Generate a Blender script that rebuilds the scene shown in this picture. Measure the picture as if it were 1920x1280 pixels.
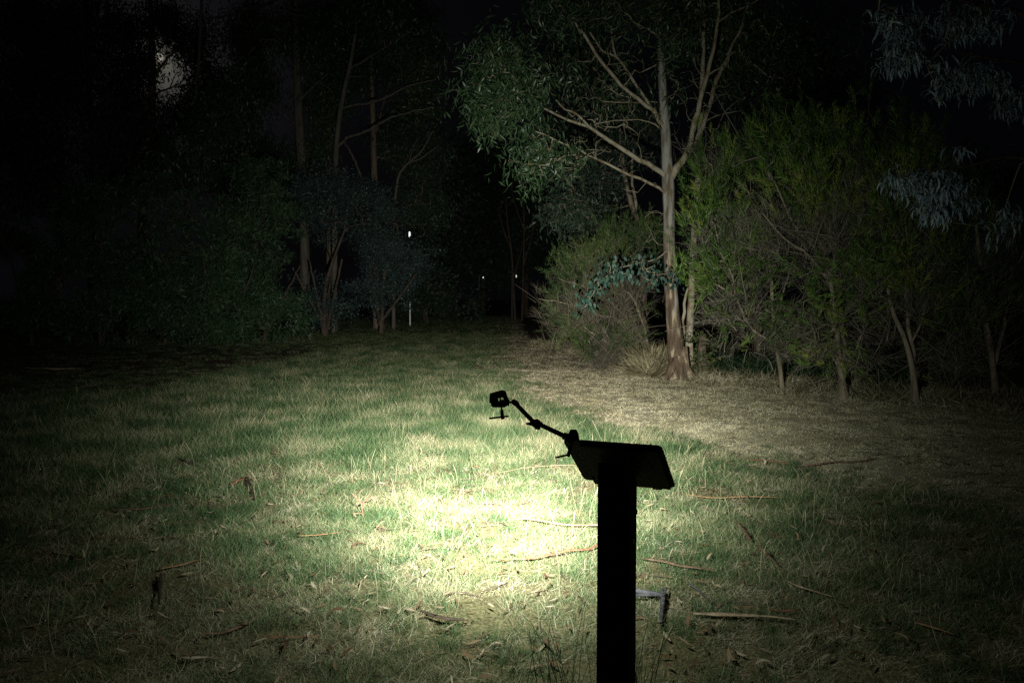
import bpy, bmesh, math
import numpy as np
from mathutils import Vector, Matrix

R = math.radians
rng = np.random.default_rng(7)
for o in list(bpy.data.objects):
    bpy.data.objects.remove(o)
SC = bpy.context.scene
COL = SC.collection

# ------------------------------------------------------------------ camera
EYE, FPX, HORIZON = 1.6, 1493.33, 560.0
PITCH = math.atan((640.0 - HORIZON) / FPX)
cam = bpy.data.cameras.new('camera')
cam.lens, cam.sensor_width = 28.0, 36.0
cam.clip_start, cam.clip_end = 0.05, 3000.0
cam_o = bpy.data.objects.new('camera', cam)
cam_o.location = (0, 0, EYE)
cam_o.rotation_euler = (R(90) - PITCH, 0, 0)
COL.objects.link(cam_o)
SC.camera = cam_o

SC.view_settings.view_transform = 'Standard'
SC.view_settings.look = 'None'
SC.view_settings.exposure = 0.0
SC.view_settings.gamma = 1.0
SC.view_settings.use_curve_mapping = False
SC.cycles.use_denoising = False
try:
    SC.cycles.denoising_prefilter = 'ACCURATE'
except Exception:
    pass
SC.cycles.max_bounces = 3
SC.cycles.diffuse_bounces = 2
SC.cycles.glossy_bounces = 2
SC.cycles.transmission_bounces = 3
SC.cycles.transparent_max_bounces = 4
SC.cycles.sample_clamp_indirect = 4.0


def raydir(px, py):
    a, b = (px - 960.0) / FPX, (640.0 - py) / FPX
    c, s = math.cos(PITCH), math.sin(PITCH)
    return np.array([a, c + b * s, -s + b * c])


def P(px, py, Y):
    d = raydir(px, py)
    t = Y / d[1]
    return np.array([d[0] * t, Y, EYE + d[2] * t])


# ------------------------------------------------------------------ night sky, moon behind cloud
MOON_PX = (306.0, 128.0)
md = raydir(*MOON_PX)
md = md / np.linalg.norm(md)
world = bpy.data.worlds.new('World')
SC.world = world
world.use_nodes = True
wn, wl = world.node_tree.nodes, world.node_tree.links
wn.clear()
w_out = wn.new('ShaderNodeOutputWorld')
w_bg = wn.new('ShaderNodeBackground')
w_tc = wn.new('ShaderNodeTexCoord')
w_dot = wn.new('ShaderNodeVectorMath'); w_dot.operation = 'DOT_PRODUCT'
w_dot.inputs[1].default_value = tuple(md)
wl.new(w_tc.outputs['Generated'], w_dot.inputs[0])
w_acos = wn.new('ShaderNodeMath'); w_acos.operation = 'ARCCOSINE'
wl.new(w_dot.outputs['Value'], w_acos.inputs[0])
w_div = wn.new('ShaderNodeMath'); w_div.operation = 'DIVIDE'; w_div.use_clamp = True
wl.new(w_acos.outputs[0], w_div.inputs[0]); w_div.inputs[1].default_value = R(40)
w_ramp = wn.new('ShaderNodeValToRGB')
cr = w_ramp.color_ramp
cr.interpolation = 'B_SPLINE'
for pos, col in ((0.0, (.19, .18, .145)), (.03, (.075, .073, .068)), (.065, (.017, .0165, .018)), (.13, (.0058, .0055, .0068)),
                 (.3, (.0022, .0021, .0028)), (1.0, (.0010, .0011, .0017))):
    e = cr.elements.new(pos) if pos not in (0.0, 1.0) else cr.elements[0 if pos == 0 else len(cr.elements) - 1]
    e.color = (*col, 1)
wl.new(w_div.outputs[0], w_ramp.inputs[0])
w_noise = wn.new('ShaderNodeTexNoise')
w_noise.inputs['Scale'].default_value = 5.0
w_noise.inputs['Detail'].default_value = 5.0
wl.new(w_tc.outputs['Generated'], w_noise.inputs['Vector'])
w_mr = wn.new('ShaderNodeMapRange')
w_mr.inputs['From Min'].default_value = .3; w_mr.inputs['From Max'].default_value = .7
w_mr.inputs['To Min'].default_value = .65; w_mr.inputs['To Max'].default_value = 1.25
wl.new(w_noise.outputs['Fac'], w_mr.inputs['Value'])
w_mul = wn.new('ShaderNodeVectorMath'); w_mul.operation = 'SCALE'
wl.new(w_ramp.outputs['Color'], w_mul.inputs[0]); wl.new(w_mr.outputs[0], w_mul.inputs['Scale'])
wl.new(w_mul.outputs[0], w_bg.inputs['Color'])
w_bg.inputs['Strength'].default_value = 0.8
wl.new(w_bg.outputs[0], w_out.inputs['Surface'])

# moonlight through cloud: very weak
sun = bpy.data.lights.new('moonlight', 'SUN')
sun.energy = 0.004
sun.angle = R(3)
sun.color = (.92, .95, 1)
sun_o = bpy.data.objects.new('moonlight', sun)
sun_o.rotation_euler = Vector(tuple(md)).to_track_quat('Z', 'Y').to_euler()
COL.objects.link(sun_o)

# ------------------------------------------------------------------ the torch beam (the torch itself is built below)
LAMP_POS = P(925.5, 746.5, 2.47)
BEAM_YAW, BEAM_PITCH, BEAM_POWER = -1.2, -6.9, 22000.0
BEAM_PROFILE = ((0, .74), (6, .73), (11, .66), (15, .53), (19, .385), (24, .205), (30, .080), (37, .025), (45, .0075), (55, .0034), (68, .002), (80, .0008))
spot = bpy.data.lights.new('torch_beam', 'SPOT')
spot.energy = BEAM_POWER
spot.spot_size = R(165)
spot.spot_blend = 0.3
spot.shadow_soft_size = 0.009
spot.use_nodes = True
sn, sl = spot.node_tree.nodes, spot.node_tree.links
sn.clear()
so = sn.new('ShaderNodeOutputLight'); se = sn.new('ShaderNodeEmission')
sl.new(se.outputs[0], so.inputs[0])
st = sn.new('ShaderNodeTexCoord'); sx = sn.new('ShaderNodeSeparateXYZ')
sl.new(st.outputs['Normal'], sx.inputs[0])
sa = sn.new('ShaderNodeMath'); sa.operation = 'ABSOLUTE'; sl.new(sx.outputs['Z'], sa.inputs[0])
sc_ = sn.new('ShaderNodeMath'); sc_.operation = 'ARCCOSINE'; sl.new(sa.outputs[0], sc_.inputs[0])
sd = sn.new('ShaderNodeMath'); sd.operation = 'DIVIDE'; sl.new(sc_.outputs[0], sd.inputs[0]); sd.inputs[1].default_value = R(90)
sr = sn.new('ShaderNodeFloatCurve')
cv = sr.mapping.curves[0]
cv.points[0].location = (0, math.sqrt(BEAM_PROFILE[0][1])); cv.points[1].location = (1, 0)
for a_, v_ in BEAM_PROFILE[1:]:
    cv.points.new(a_ / 90.0, math.sqrt(v_))
sr.mapping.update()
sl.new(sd.outputs[0], sr.inputs['Value'])
sq = sn.new('ShaderNodeMath'); sq.operation = 'POWER'; sl.new(sr.outputs[0], sq.inputs[0]); sq.inputs[1].default_value = 2.0
sl.new(sq.outputs[0], se.inputs['Strength'])
sg = sn.new('ShaderNodeValToRGB')
sg.color_ramp.elements[0].position = 0.05; sg.color_ramp.elements[0].color = (1.0, .98, .91, 1)
sg.color_ramp.elements[1].position = .42; sg.color_ramp.elements[1].color = (.90, 1.0, .90, 1)
sl.new(sd.outputs[0], sg.inputs[0]); sl.new(sg.outputs[0], se.inputs['Color'])
spot_o = bpy.data.objects.new('torch_beam', spot)
_bd = Vector((math.sin(R(BEAM_YAW)) * math.cos(R(BEAM_PITCH)), math.cos(R(BEAM_YAW)) * math.cos(R(BEAM_PITCH)), math.sin(R(BEAM_PITCH))))
spot_o.location = tuple(LAMP_POS)
spot_o.rotation_euler = (-_bd).to_track_quat('Z', 'Y').to_euler()
COL.objects.link(spot_o)


# ------------------------------------------------------------------ helpers: numbers
def vnoise(x, y, seed=0):
    xi, yi = np.floor(x).astype(np.int64), np.floor(y).astype(np.int64)
    fx, fy = x - xi, y - yi
    fx, fy = fx * fx * (3 - 2 * fx), fy * fy * (3 - 2 * fy)

    def h(a, b):
        n = (a * 374761393 + b * 668265263 + seed * 974711) & 0x7fffffff
        n = ((n ^ (n >> 13)) * 1274126177) & 0x7fffffff
        return ((n ^ (n >> 16)) & 0xffff) / 65535.0
    return (h(xi, yi) * (1 - fx) + h(xi + 1, yi) * fx) * (1 - fy) + (h(xi, yi + 1) * (1 - fx) + h(xi + 1, yi + 1) * fx) * fy


def fbm(x, y, seed=0, octv=3):
    t, a, s = 0, .5, 0
    for k in range(octv):
        t = t + a * vnoise(x * 2 ** k, y * 2 ** k, seed + k); s += a; a *= .5
    return t / s


def sstep(a, b, v):
    t = np.clip((v - a) / (b - a), 0, 1)
    return t * t * (3 - 2 * t)


def flat(px, py):
    d = raydir(px, py)
    t = -EYE / d[2]
    return np.array([d[0] * t, d[1] * t])


_pe = np.array([flat(*q) for q in ((940, 640), (922, 672), (920, 692), (965, 735), (1060, 790), (1180, 822), (1300, 838), (1450, 878), (1600, 902), (1780, 930), (1920, 950))])
_pe = _pe[np.argsort(_pe[:, 1])]
_be = np.array([flat(*q) for q in ((1040, 652), (1100, 668), (1200, 698), (1300, 716), (1400, 726), (1500, 738), (1600, 746), (1720, 755), (1920, 772))])
_be = _be[np.argsort(_be[:, 0])]
_se = np.array([flat(*q) for q in ((0, 800), (150, 748), (300, 722), (450, 694), (530, 672), (640, 652))])
_se = _se[np.argsort(_se[:, 0])]


def path_mask(x, y):
    e = np.interp(y, _pe[:, 1], _pe[:, 0]) + (fbm(x * 1.3, y * .9, 5) - .5) * 1.1
    return sstep(-1.0, .8, x - e)


def soil_mask(x, y):
    e = np.interp(x, _se[:, 0], _se[:, 1]) + (fbm(x * .8, y * .5, 9) - .5) * 5
    return np.where(x < 2, sstep(-1.0, 1.5, y - e), 0) * (1 - sstep(24, 34, y)) * (1 - sstep(-7, -2, x) * .6)


def bank(x, y):
    e = np.interp(x, _be[:, 0], _be[:, 1])
    return np.where(x > .6, y - e - .9, -9.0)


def gh(x, y):
    x, y = np.asarray(x, float), np.asarray(y, float)
    z = ((fbm(x * .55, y * .55, 2) - .5) * .07 + (fbm(x * 2.3, y * 2.3, 3) - .5) * .03) * (1 - .75 * sstep(8, 16, y))
    b = bank(x, y) + (fbm(x * 1.7, y * 1.7, 4) - .5) * .6
    z = z + .10 * np.exp(-(b / .5) ** 2) * (x > .6) - .30 * sstep(.3, 1.6, b) * (1 - sstep(3, 9, b))
    return z


def G(px, py, lift=0.0):
    q = flat(px, py)
    d = raydir(px, py)
    t = q[1] / d[1]
    for _ in range(5):
        p = np.array([d[0] * t, d[1] * t])
        t = (float(gh(p[0], p[1])) - EYE) / d[2]
    return np.array([d[0] * t, d[1] * t, float(gh(d[0] * t, d[1] * t)) + lift])


def unit(v):
    return v / np.maximum(np.linalg.norm(v, axis=-1, keepdims=True), 1e-9)


# ------------------------------------------------------------------ helpers: materials
MATS = {}


def new_mat(name):
    m = bpy.data.materials.new(name)
    m.use_nodes = True
    m.node_tree.nodes.clear()
    MATS[name] = m
    return m, m.node_tree.nodes, m.node_tree.links


def ramp(n, stops):
    r = n.new('ShaderNodeValToRGB')
    el = r.color_ramp.elements
    while len(el) < len(stops):
        el.new(.5)
    for e, (p, c) in zip(el, stops):
        e.position = p
        e.color = (*c, 1)
    return r


def leaf_mat(name, stops, rough=.55, spec=.3, trans=.25, noise=0.0):
    m, n, l = new_mat(name)
    out = n.new('ShaderNodeOutputMaterial')
    b = n.new('ShaderNodeBsdfPrincipled')
    b.inputs['Roughness'].default_value = rough
    b.inputs['Specular IOR Level'].default_value = spec
    a = n.new('ShaderNodeAttribute'); a.attribute_name = 'v'
    r = ramp(n, stops)
    src = a.outputs['Fac']
    if noise:
        g = n.new('ShaderNodeNewGeometry'); t = n.new('ShaderNodeTexNoise')
        t.inputs['Scale'].default_value = noise; t.inputs['Detail'].default_value = 2
        l.new(g.outputs['Position'], t.inputs['Vector'])
        mr = n.new('ShaderNodeMapRange')
        mr.inputs['From Min'].default_value = .3; mr.inputs['From Max'].default_value = .7
        mr.inputs['To Min'].default_value = -.45; mr.inputs['To Max'].default_value = .45
        l.new(t.outputs['Fac'], mr.inputs['Value'])
        ad = n.new('ShaderNodeMath'); ad.use_clamp = True
        l.new(src, ad.inputs[0]); l.new(mr.outputs[0], ad.inputs[1])
        src = ad.outputs[0]
    l.new(src, r.inputs[0])
    l.new(r.outputs[0], b.inputs['Base Color'])
    if trans:
        t = n.new('ShaderNodeBsdfTranslucent'); l.new(r.outputs[0], t.inputs['Color'])
        mx = n.new('ShaderNodeMixShader'); mx.inputs[0].default_value = trans
        l.new(b.outputs[0], mx.inputs[1]); l.new(t.outputs[0], mx.inputs[2])
        l.new(mx.outputs[0], out.inputs['Surface'])
    else:
        l.new(b.outputs[0], out.inputs['Surface'])
    return m


def bark_mat(name, stops, sc=(9, 9, 1.6), rough=.85, low=None, bump=.4):
    """vertically streaked bark; low = (stops, z0, z1): rough basal bark that gives way to smooth bark above"""
    m, n, l = new_mat(name)
    out = n.new('ShaderNodeOutputMaterial'); b = n.new('ShaderNodeBsdfPrincipled')
    b.inputs['Roughness'].default_value = rough
    b.inputs['Specular IOR Level'].default_value = .2
    g = n.new('ShaderNodeNewGeometry'); mp = n.new('ShaderNodeMapping')
    mp.inputs['Scale'].default_value = sc
    l.new(g.outputs['Position'], mp.inputs['Vector'])
    t = n.new('ShaderNodeTexNoise'); t.inputs['Scale'].default_value = 1.0
    t.inputs['Detail'].default_value = 6; t.inputs['Roughness'].default_value = .62
    l.new(mp.outputs[0], t.inputs['Vector'])
    r = ramp(n, stops); l.new(t.outputs['Fac'], r.inputs[0])
    colr = r.outputs[0]
    if low:
        r2 = ramp(n, low[0]); l.new(t.outputs['Fac'], r2.inputs[0])
        s = n.new('ShaderNodeSeparateXYZ'); l.new(g.outputs['Position'], s.inputs[0])
        t2 = n.new('ShaderNodeTexNoise'); t2.inputs['Scale'].default_value = 1.0; t2.inputs['Detail'].default_value = 3
        mp2 = n.new('ShaderNodeMapping'); mp2.inputs['Scale'].default_value = (8, 8, .9)
        l.new(g.outputs['Position'], mp2.inputs['Vector']); l.new(mp2.outputs[0], t2.inputs['Vector'])
        md_ = n.new('ShaderNodeMath'); md_.operation = 'MULTIPLY_ADD'
        l.new(t2.outputs['Fac'], md_.inputs[0]); md_.inputs[1].default_value = 7.0; l.new(s.outputs['Z'], md_.inputs[2])
        mr = n.new('ShaderNodeMapRange'); mr.interpolation_type = 'SMOOTHSTEP'
        mr.inputs['From Min'].default_value = low[1]; mr.inputs['From Max'].default_value = low[2]
        l.new(md_.outputs[0], mr.inputs['Value'])
        mx = n.new('ShaderNodeMix'); mx.data_type = 'RGBA'
        l.new(mr.outputs[0], mx.inputs[0]); l.new(r2.outputs[0], mx.inputs[6]); l.new(colr, mx.inputs[7])
        colr = mx.outputs[2]
    l.new(colr, b.inputs['Base Color'])
    bp = n.new('ShaderNodeBump'); bp.inputs['Strength'].default_value = bump; bp.inputs['Distance'].default_value = .03
    l.new(t.outputs['Fac'], bp.inputs['Height']); l.new(bp.outputs[0], b.inputs['Normal'])
    l.new(b.outputs[0], out.inputs['Surface'])
    return m


def plain_mat(name, colr, rough=.5, metal=0.0, spec=.4, emit=None, strength=0, noise=.0):
    m, n, l = new_mat(name)
    out = n.new('ShaderNodeOutputMaterial'); b = n.new('ShaderNodeBsdfPrincipled')
    b.inputs['Base Color'].default_value = (*colr, 1)
    b.inputs['Roughness'].default_value = rough
    b.inputs['Metallic'].default_value = metal
    b.inputs['Specular IOR Level'].default_value = spec
    if noise:
        t = n.new('ShaderNodeTexNoise'); t.inputs['Scale'].default_value = noise; t.inputs['Detail'].default_value = 5
        tc = n.new('ShaderNodeTexCoord'); l.new(tc.outputs['Object'], t.inputs['Vector'])
        r = ramp(n, ((.3, tuple(c * .6 for c in colr)), (.7, tuple(min(1, c * 1.35) for c in colr))))
        l.new(t.outputs['Fac'], r.inputs[0]); l.new(r.outputs[0], b.inputs['Base Color'])
    if emit:
        b.inputs['Emission Color'].default_value = (*emit, 1)
        b.inputs['Emission Strength'].default_value = strength
        m.cycles.emission_sampling = 'NONE'
    l.new(b.outputs[0], out.inputs['Surface'])
    return m


# ------------------------------------------------------------------ helpers: meshes and objects
def mesh_np(name, V, F, mat, v=None, smooth=False):
    V = np.asarray(V, np.float32).reshape(-1, 3)
    F = np.asarray(F, np.int32)
    k = F.shape[1]
    me = bpy.data.meshes.new(name)
    me.vertices.add(len(V)); me.vertices.foreach_set('co', V.ravel())
    me.loops.add(F.size); me.loops.foreach_set('vertex_index', F.ravel())
    me.polygons.add(len(F))
    me.polygons.foreach_set('loop_start', np.arange(0, F.size, k, dtype=np.int32))
    if smooth:
        me.polygons.foreach_set('use_smooth', np.ones(len(F), bool))
    if v is not None:
        at = me.attributes.new('v', 'FLOAT', 'POINT')
        at.data.foreach_set('value', np.asarray(v, np.float32))
    me.update(calc_edges=True)
    if mat:
        me.materials.append(MATS[mat])
    return me


def obj(name, me, parent=None, loc=None):
    o = bpy.data.objects.new(name, me)
    COL.objects.link(o)
    if loc is not None:
        o.location = tuple(loc)
    if parent:
        o.parent = parent
        o.matrix_parent_inverse = Matrix.Translation(-Vector(parent.location))
    return o


def tag(o, label=None, cat=None, group=None, kind=None):
    if label: o['label'] = label
    if cat: o['category'] = cat
    if group: o['group'] = group
    if kind: o['kind'] = kind
    return o


def thing(name, loc, label, cat, group=None):
    o = bpy.data.objects.new(name, None)
    o.empty_display_size = .1
    o.location = tuple(loc)
    COL.objects.link(o)
    bpy.context.view_layer.update() if False else None
    return tag(o, label, cat, group)


class Tubes:
    def __init__(s):
        s.V, s.F, s.n = [], [], 0

    def add(s, pts, rad, sides=6, flat=1.0, up=None, rough=0.0, seed=0):
        pts = np.asarray(pts, float); rad = np.broadcast_to(np.asarray(rad, float), (len(pts),))
        tan = unit(np.gradient(pts, axis=0))
        ref = np.array([0.31, .95, 0.05]) if up is None else np.asarray(up, float)
        A = np.cross(tan, ref)
        bad = np.linalg.norm(A, axis=1) < .15
        A[bad] = np.cross(tan[bad], np.array([1, .1, 0]))
        A = unit(A); B = np.cross(tan, A)
        th = np.arange(sides) * 2 * math.pi / sides
        rr = np.repeat(rad[:, None], sides, 1)
        if rough:
            k = np.arange(len(pts))[:, None] * .45
            rr = rr * (1 + rough * (np.sin(th[None] * 2 + k + seed) * .5 + np.sin(th[None] * 5 - k * 1.7 + seed * 2) * .35 + np.sin(th[None] * 3 + k * 3.1) * .3))
        ring = pts[:, None] + rr[..., None] * (np.cos(th)[None, :, None] * A[:, None] + np.sin(th)[None, :, None] * flat * B[:, None])
        m = len(pts)
        idx = s.n + np.arange(m * sides).reshape(m, sides)
        a, b = idx[:-1], idx[1:]
        s.F.append(np.stack([a, np.roll(a, -1, 1), np.roll(b, -1, 1), b], -1).reshape(-1, 4))
        s.V.append(ring.reshape(-1, 3))
        caps = np.stack([pts[0], pts[-1]])
        s.V.append(caps)
        c0, c1 = s.n + m * sides, s.n + m * sides + 1
        e0, e1 = idx[0], idx[-1]
        s.F.append(np.stack([np.full(sides, c0), np.roll(e0, -1), e0, np.full(sides, c0)], -1)[:, [0, 1, 2, 2]] if False else
                   np.array([[e0[i], e0[i - 1], e0[i - 2], e0[i - 3]] for i in ([3] if sides == 4 else [])], int).reshape(-1, 4))
        s.n += m * sides + 2

    def mesh(s, name, mat):
        if not s.V:
            return None
        return mesh_np(name, np.concatenate(s.V), np.concatenate(s.F), mat, smooth=True)


def resample(pts, rad, step):
    """Catmull-Rom through the control points, about one sample per step"""
    pts, rad = np.asarray(pts, float), np.asarray(rad, float)
    op, orr = [], []
    n = len(pts)
    for i in range(n - 1):
        p0, p1, p2, p3 = pts[max(i - 1, 0)], pts[i], pts[i + 1], pts[min(i + 2, n - 1)]
        k = max(2, int(np.linalg.norm(p2 - p1) / step))
        t = np.arange(k)[:, None] / k
        op.append(.5 * ((2 * p1) + (p2 - p0) * t + (2 * p0 - 5 * p1 + 4 * p2 - p3) * t ** 2 + (3 * p1 - p0 - 3 * p2 + p3) * t ** 3))
        orr.append(rad[i] + (rad[i + 1] - rad[i]) * t[:, 0])
    op.append(pts[-1:]); orr.append(rad[-1:])
    return np.concatenate(op), np.concatenate(orr)


def pxline(pl, Y, dY=0.0, base=None):
    """pixel polyline [(px, py, radius px)] at distance Y (drifting by dY to its end) -> world points, radii"""
    k = len(pl)
    pts = np.array([P(a, b, Y + dY * (i / max(1, k - 1))) for i, (a, b, c) in enumerate(pl)])
    rad = np.array([c * (Y + dY * (i / max(1, k - 1))) / FPX for i, (a, b, c) in enumerate(pl)])
    if base is not None:
        pts[0] = base
    return pts, rad


def in_blobs(blobs, n, rng):
    """points inside pixel ellipses (px, py, rx, ry, Y, weight): depth half-extent follows the mean radius"""
    w = np.array([b[2] * b[3] * (b[5] if len(b) > 5 else 1.0) for b in blobs], float)
    pick = rng.choice(len(blobs), n, p=w / w.sum())
    u = unit(rng.normal(size=(n, 3))) * (rng.random((n, 1)) ** (1 / 2.3))
    out = np.empty((n, 3))
    for i, k in enumerate(pick):
        px, py, rx, ry, Y = blobs[k][:5]
        out[i] = P(px + u[i, 0] * rx, py - u[i, 2] * ry, Y + u[i, 1] * (rx + ry) * .5 * Y / FPX)
    return out


def clustered(T, k, sd, rng):
    """gather points into clumps of about k so that gaps stay open between them"""
    c = T[rng.permutation(len(T))[:max(1, len(T) // k)]]
    return c[rng.integers(0, len(c), len(T))] + rng.normal(size=T.shape) * sd


def plumes(name, mat, T, per, rng, mid, ln=(.22, .5), L=(.06, .13), W=.10, up=.6, out=.6, wild=.4, fan=.38, lat=.02, val=(0, 1)):
    """brush-like branchlets: fine strands set along a short leading shoot at every target"""
    n = len(T)
    a = unit(np.array([0, 0, up]) + out * unit(T - mid) + rng.normal(size=(n, 3)) * wild)
    le = rng.uniform(*ln, n)
    A, LE, C0 = np.repeat(a, per, 0), np.repeat(le, per), np.repeat(T, per, 0)
    t = rng.random(n * per)
    side = rng.normal(size=(n * per, 3))
    C = C0 + A * ((t - .35) * LE)[:, None] + side * lat * (1.2 - t)[:, None]
    D = unit(A + side * fan)
    S = unit(np.cross(D, rng.normal(size=(n * per, 3))))
    l_ = rng.uniform(L[0], L[1], n * per) * (1.15 - .4 * t)
    V, F, k = strands(C, D, S, l_, l_ * W)
    v = val[0] + (val[1] - val[0]) * np.clip(.4 * rng.random(n * per) + .6 * np.repeat(rng.random(n), per), 0, 1)
    return mesh_np(name, V, F, mat, np.repeat(v, k))


def grow(trunk_nodes, targets, rng, seg=.35, tipr=.004, lift=.25, up_pen=.8, rmax=.06):
    """branches from the limbs to every target, each from the nearest wood already there; returns Tubes-ready paths"""
    targets = np.asarray(targets)
    N = len(trunk_nodes) + len(targets) * 14
    pos = np.zeros((N, 3)); par = np.full(N, -1); tr = np.zeros(N, bool)
    m = len(trunk_nodes)
    pos[:m] = trunk_nodes; tr[:m] = True
    d0 = np.array([np.min(np.linalg.norm(trunk_nodes - t, axis=1)) for t in targets])
    paths = []
    for ti in np.argsort(d0):
        t = targets[ti]
        dv = pos[:m] - t
        cost = np.linalg.norm(dv, axis=1) + up_pen * np.maximum(0, dv[:, 2])
        j = int(np.argmin(cost))
        p0 = pos[j]
        dist = np.linalg.norm(t - p0)
        if dist < .02:
            continue
        k = int(min(12, max(2, round(dist / seg))))
        pd = pos[j] - pos[par[j]] if par[j] >= 0 else (t - p0) * .5 + np.array([0, 0, dist * .5])
        ctrl = p0 + unit(pd) * dist * .35 + np.array([0, 0, lift * dist]) + rng.normal(size=3) * dist * .07
        s = (np.arange(1, k + 1) / k)[:, None]
        q = (1 - s) ** 2 * p0 + 2 * s * (1 - s) * ctrl + s ** 2 * t
        q[:-1] += rng.normal(size=(k - 1, 3)) * dist / k * .07
        ids = [j]
        for a in q:
            if m >= N:
                break
            pos[m] = a; par[m] = ids[-1]; ids.append(m); m += 1
        paths.append(ids)
    cnt = np.zeros(m)
    for ids in paths:
        cnt[ids[-1]] += 1
    for i in range(m - 1, -1, -1):
        if par[i] >= 0:
            cnt[par[i]] += cnt[i]
    r = np.minimum(rmax, tipr * np.maximum(cnt, 1) ** .5)
    out = []
    for ids in paths:
        rr = r[ids].copy(); rr[0] = min(rr[0], rr[1] * 1.15); rr[-1] *= .6
        out.append((pos[ids], rr))
    return out


def kites(C, D, S, L, W):
    L, W = L[:, None], W[:, None]
    V = np.stack([C, C + D * L * .42 + S * W * .5, C + D * L, C + D * L * .42 - S * W * .5], 1)
    n = len(C)
    return V.reshape(-1, 3), np.arange(n * 4).reshape(n, 4), 4


def strands(C, D, S, L, W):
    L, W = L[:, None], W[:, None]
    V = np.stack([C + S * W * .5, C - S * W * .5, C + D * L], 1)
    n = len(C)
    return V.reshape(-1, 3), np.arange(n * 3).reshape(n, 3), 3


def sickles(C, D, S, Bd, L, W):
    """curved narrow leaves: four triangles each; Bd = bend vector"""
    L, W = L[:, None], W[:, None]
    a = C + D * L * .33 + Bd * L * .10
    b = C + D * L * .68 + Bd * L * .28
    t = C + D * L * .95 + Bd * L * .58
    V = np.stack([C, a + S * W * .5, a - S * W * .5, b + S * W * .42, b - S * W * .42, t], 1)
    n = len(C)
    base = np.array([[0, 1, 2], [1, 3, 4], [1, 4, 2], [3, 5, 4]])
    F = (np.arange(n)[:, None, None] * 6 + base[None]).reshape(-1, 3)
    return V.reshape(-1, 3), F, 6


def rand_frames(n, rng, bias, spread):
    D = unit(np.asarray(bias) + rng.normal(size=(n, 3)) * spread)
    S = unit(np.cross(D, rng.normal(size=(n, 3))))
    return D, S


def leafy(name, mat, centers, per, rng, L=(.08, .14), W=.25, clump=.25, bias=(0, 0, -.5), spread=.7, style='kite', squash=.8, outward=0.0, mid=None):
    n = len(centers) * per
    cc = np.repeat(np.asarray(centers), per, 0)
    off = rng.normal(size=(n, 3)) * clump * np.array([1, 1, squash])
    C = cc + off
    b = np.asarray(bias, float)
    if outward and mid is not None:
        b = b + outward * unit(cc - mid)
    D, S = rand_frames(n, rng, b, spread)
    ln = rng.uniform(L[0], L[1], n)
    if style == 'kite':
        V, F, k = kites(C, D, S, ln, ln * W)
    elif style == 'strand':
        V, F, k = strands(C, D, S, ln, ln * W)
    else:
        V, F, k = sickles(C, D, S, unit(np.cross(D, S)) * rng.choice([-1, 1], n)[:, None], ln, ln * W)
    cv = np.repeat(rng.random(len(centers)), per)
    v = np.clip(.55 * rng.random(n) + .45 * cv, 0, 1)
    return mesh_np(name, V, F, mat, np.repeat(v, k))


# ------------------------------------------------------------------ materials
leaf_mat('leaf_gum', ((0, (.012, .028, .011)), (.5, (.030, .060, .024)), (.85, (.060, .098, .040)), (1, (.15, .135, .065))), .42, .45, .2)
leaf_mat('leaf_gum_teal', ((0, (.014, .040, .030)), (.6, (.026, .064, .046)), (1, (.055, .085, .045))), .55, .25, .2)
leaf_mat('leaf_glaucous', ((0, (.10, .145, .17)), (.6, (.165, .228, .255)), (1, (.26, .325, .345))), .5, .35, .1)
leaf_mat('leaf_tea', ((0, (.018, .034, .008)), (.4, (.046, .094, .016)), (.75, (.105, .185, .028)), (1, (.20, .215, .045))), .55, .3, .3, noise=1.1)
leaf_mat('leaf_tea_dull', ((0, (.018, .034, .010)), (.5, (.040, .070, .018)), (.85, (.065, .105, .024)), (1, (.11, .11, .04))), .6, .3, .25, noise=1.1)  # leaf_tea darkened in colour so the rounded bush looks less lit
leaf_mat('twig_grey', ((0, (.028, .025, .018)), (.5, (.085, .076, .055)), (1, (.19, .17, .125))), .8, .2, 0)
leaf_mat('leaf_shrub', ((0, (.020, .046, .021)), (.6, (.042, .084, .036)), (1, (.078, .115, .05))), .5, .4, .2)
leaf_mat('leaf_creeper', ((0, (.02, .035, .012)), (.6, (.05, .065, .022)), (1, (.13, .11, .05))), .7, .15, .2)
leaf_mat('leaf_wattle', ((0, (.018, .036, .033)), (.6, (.035, .060, .054)), (1, (.06, .088, .077))), .5, .4, .2)
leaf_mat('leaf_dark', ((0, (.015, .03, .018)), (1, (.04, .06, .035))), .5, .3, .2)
leaf_mat('reed', ((0, (.008, .024, .010)), (.7, (.018, .048, .018)), (1, (.07, .075, .035))), .5, .4, .2)
leaf_mat('broadleaf', ((0, (.03, .09, .012)), (1, (.08, .17, .02))), .5, .4, .25)
GRASS_GREEN = ((0, (.026, .053, .018)), (.35, (.056, .100, .036)), (.65, (.10, .150, .060)), (.84, (.19, .19, .098)), (1, (.31, .28, .17)))
leaf_mat('grass_green', GRASS_GREEN, .6, .3, .25, noise=1.6)
leaf_mat('grass_straw', ((0, (.085, .072, .036)), (.35, (.18, .155, .088)), (.7, (.29, .26, .165)), (1, (.42, .38, .27))), .7, .2, .2, noise=2.2)
leaf_mat('grass_path', ((0, (.24, .21, .12)), (.4, (.43, .38, .23)), (.8, (.57, .515, .335)), (1, (.68, .62, .44))), .75, .2, .15, noise=1.3)
leaf_mat('grass_stem', ((0, (.17, .16, .08)), (.5, (.27, .245, .14)), (1, (.42, .38, .25))), .7, .2, .2)
leaf_mat('weed_dark', ((0, (.02, .03, .012)), (1, (.06, .07, .03))), .6, .3, .2)
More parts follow.
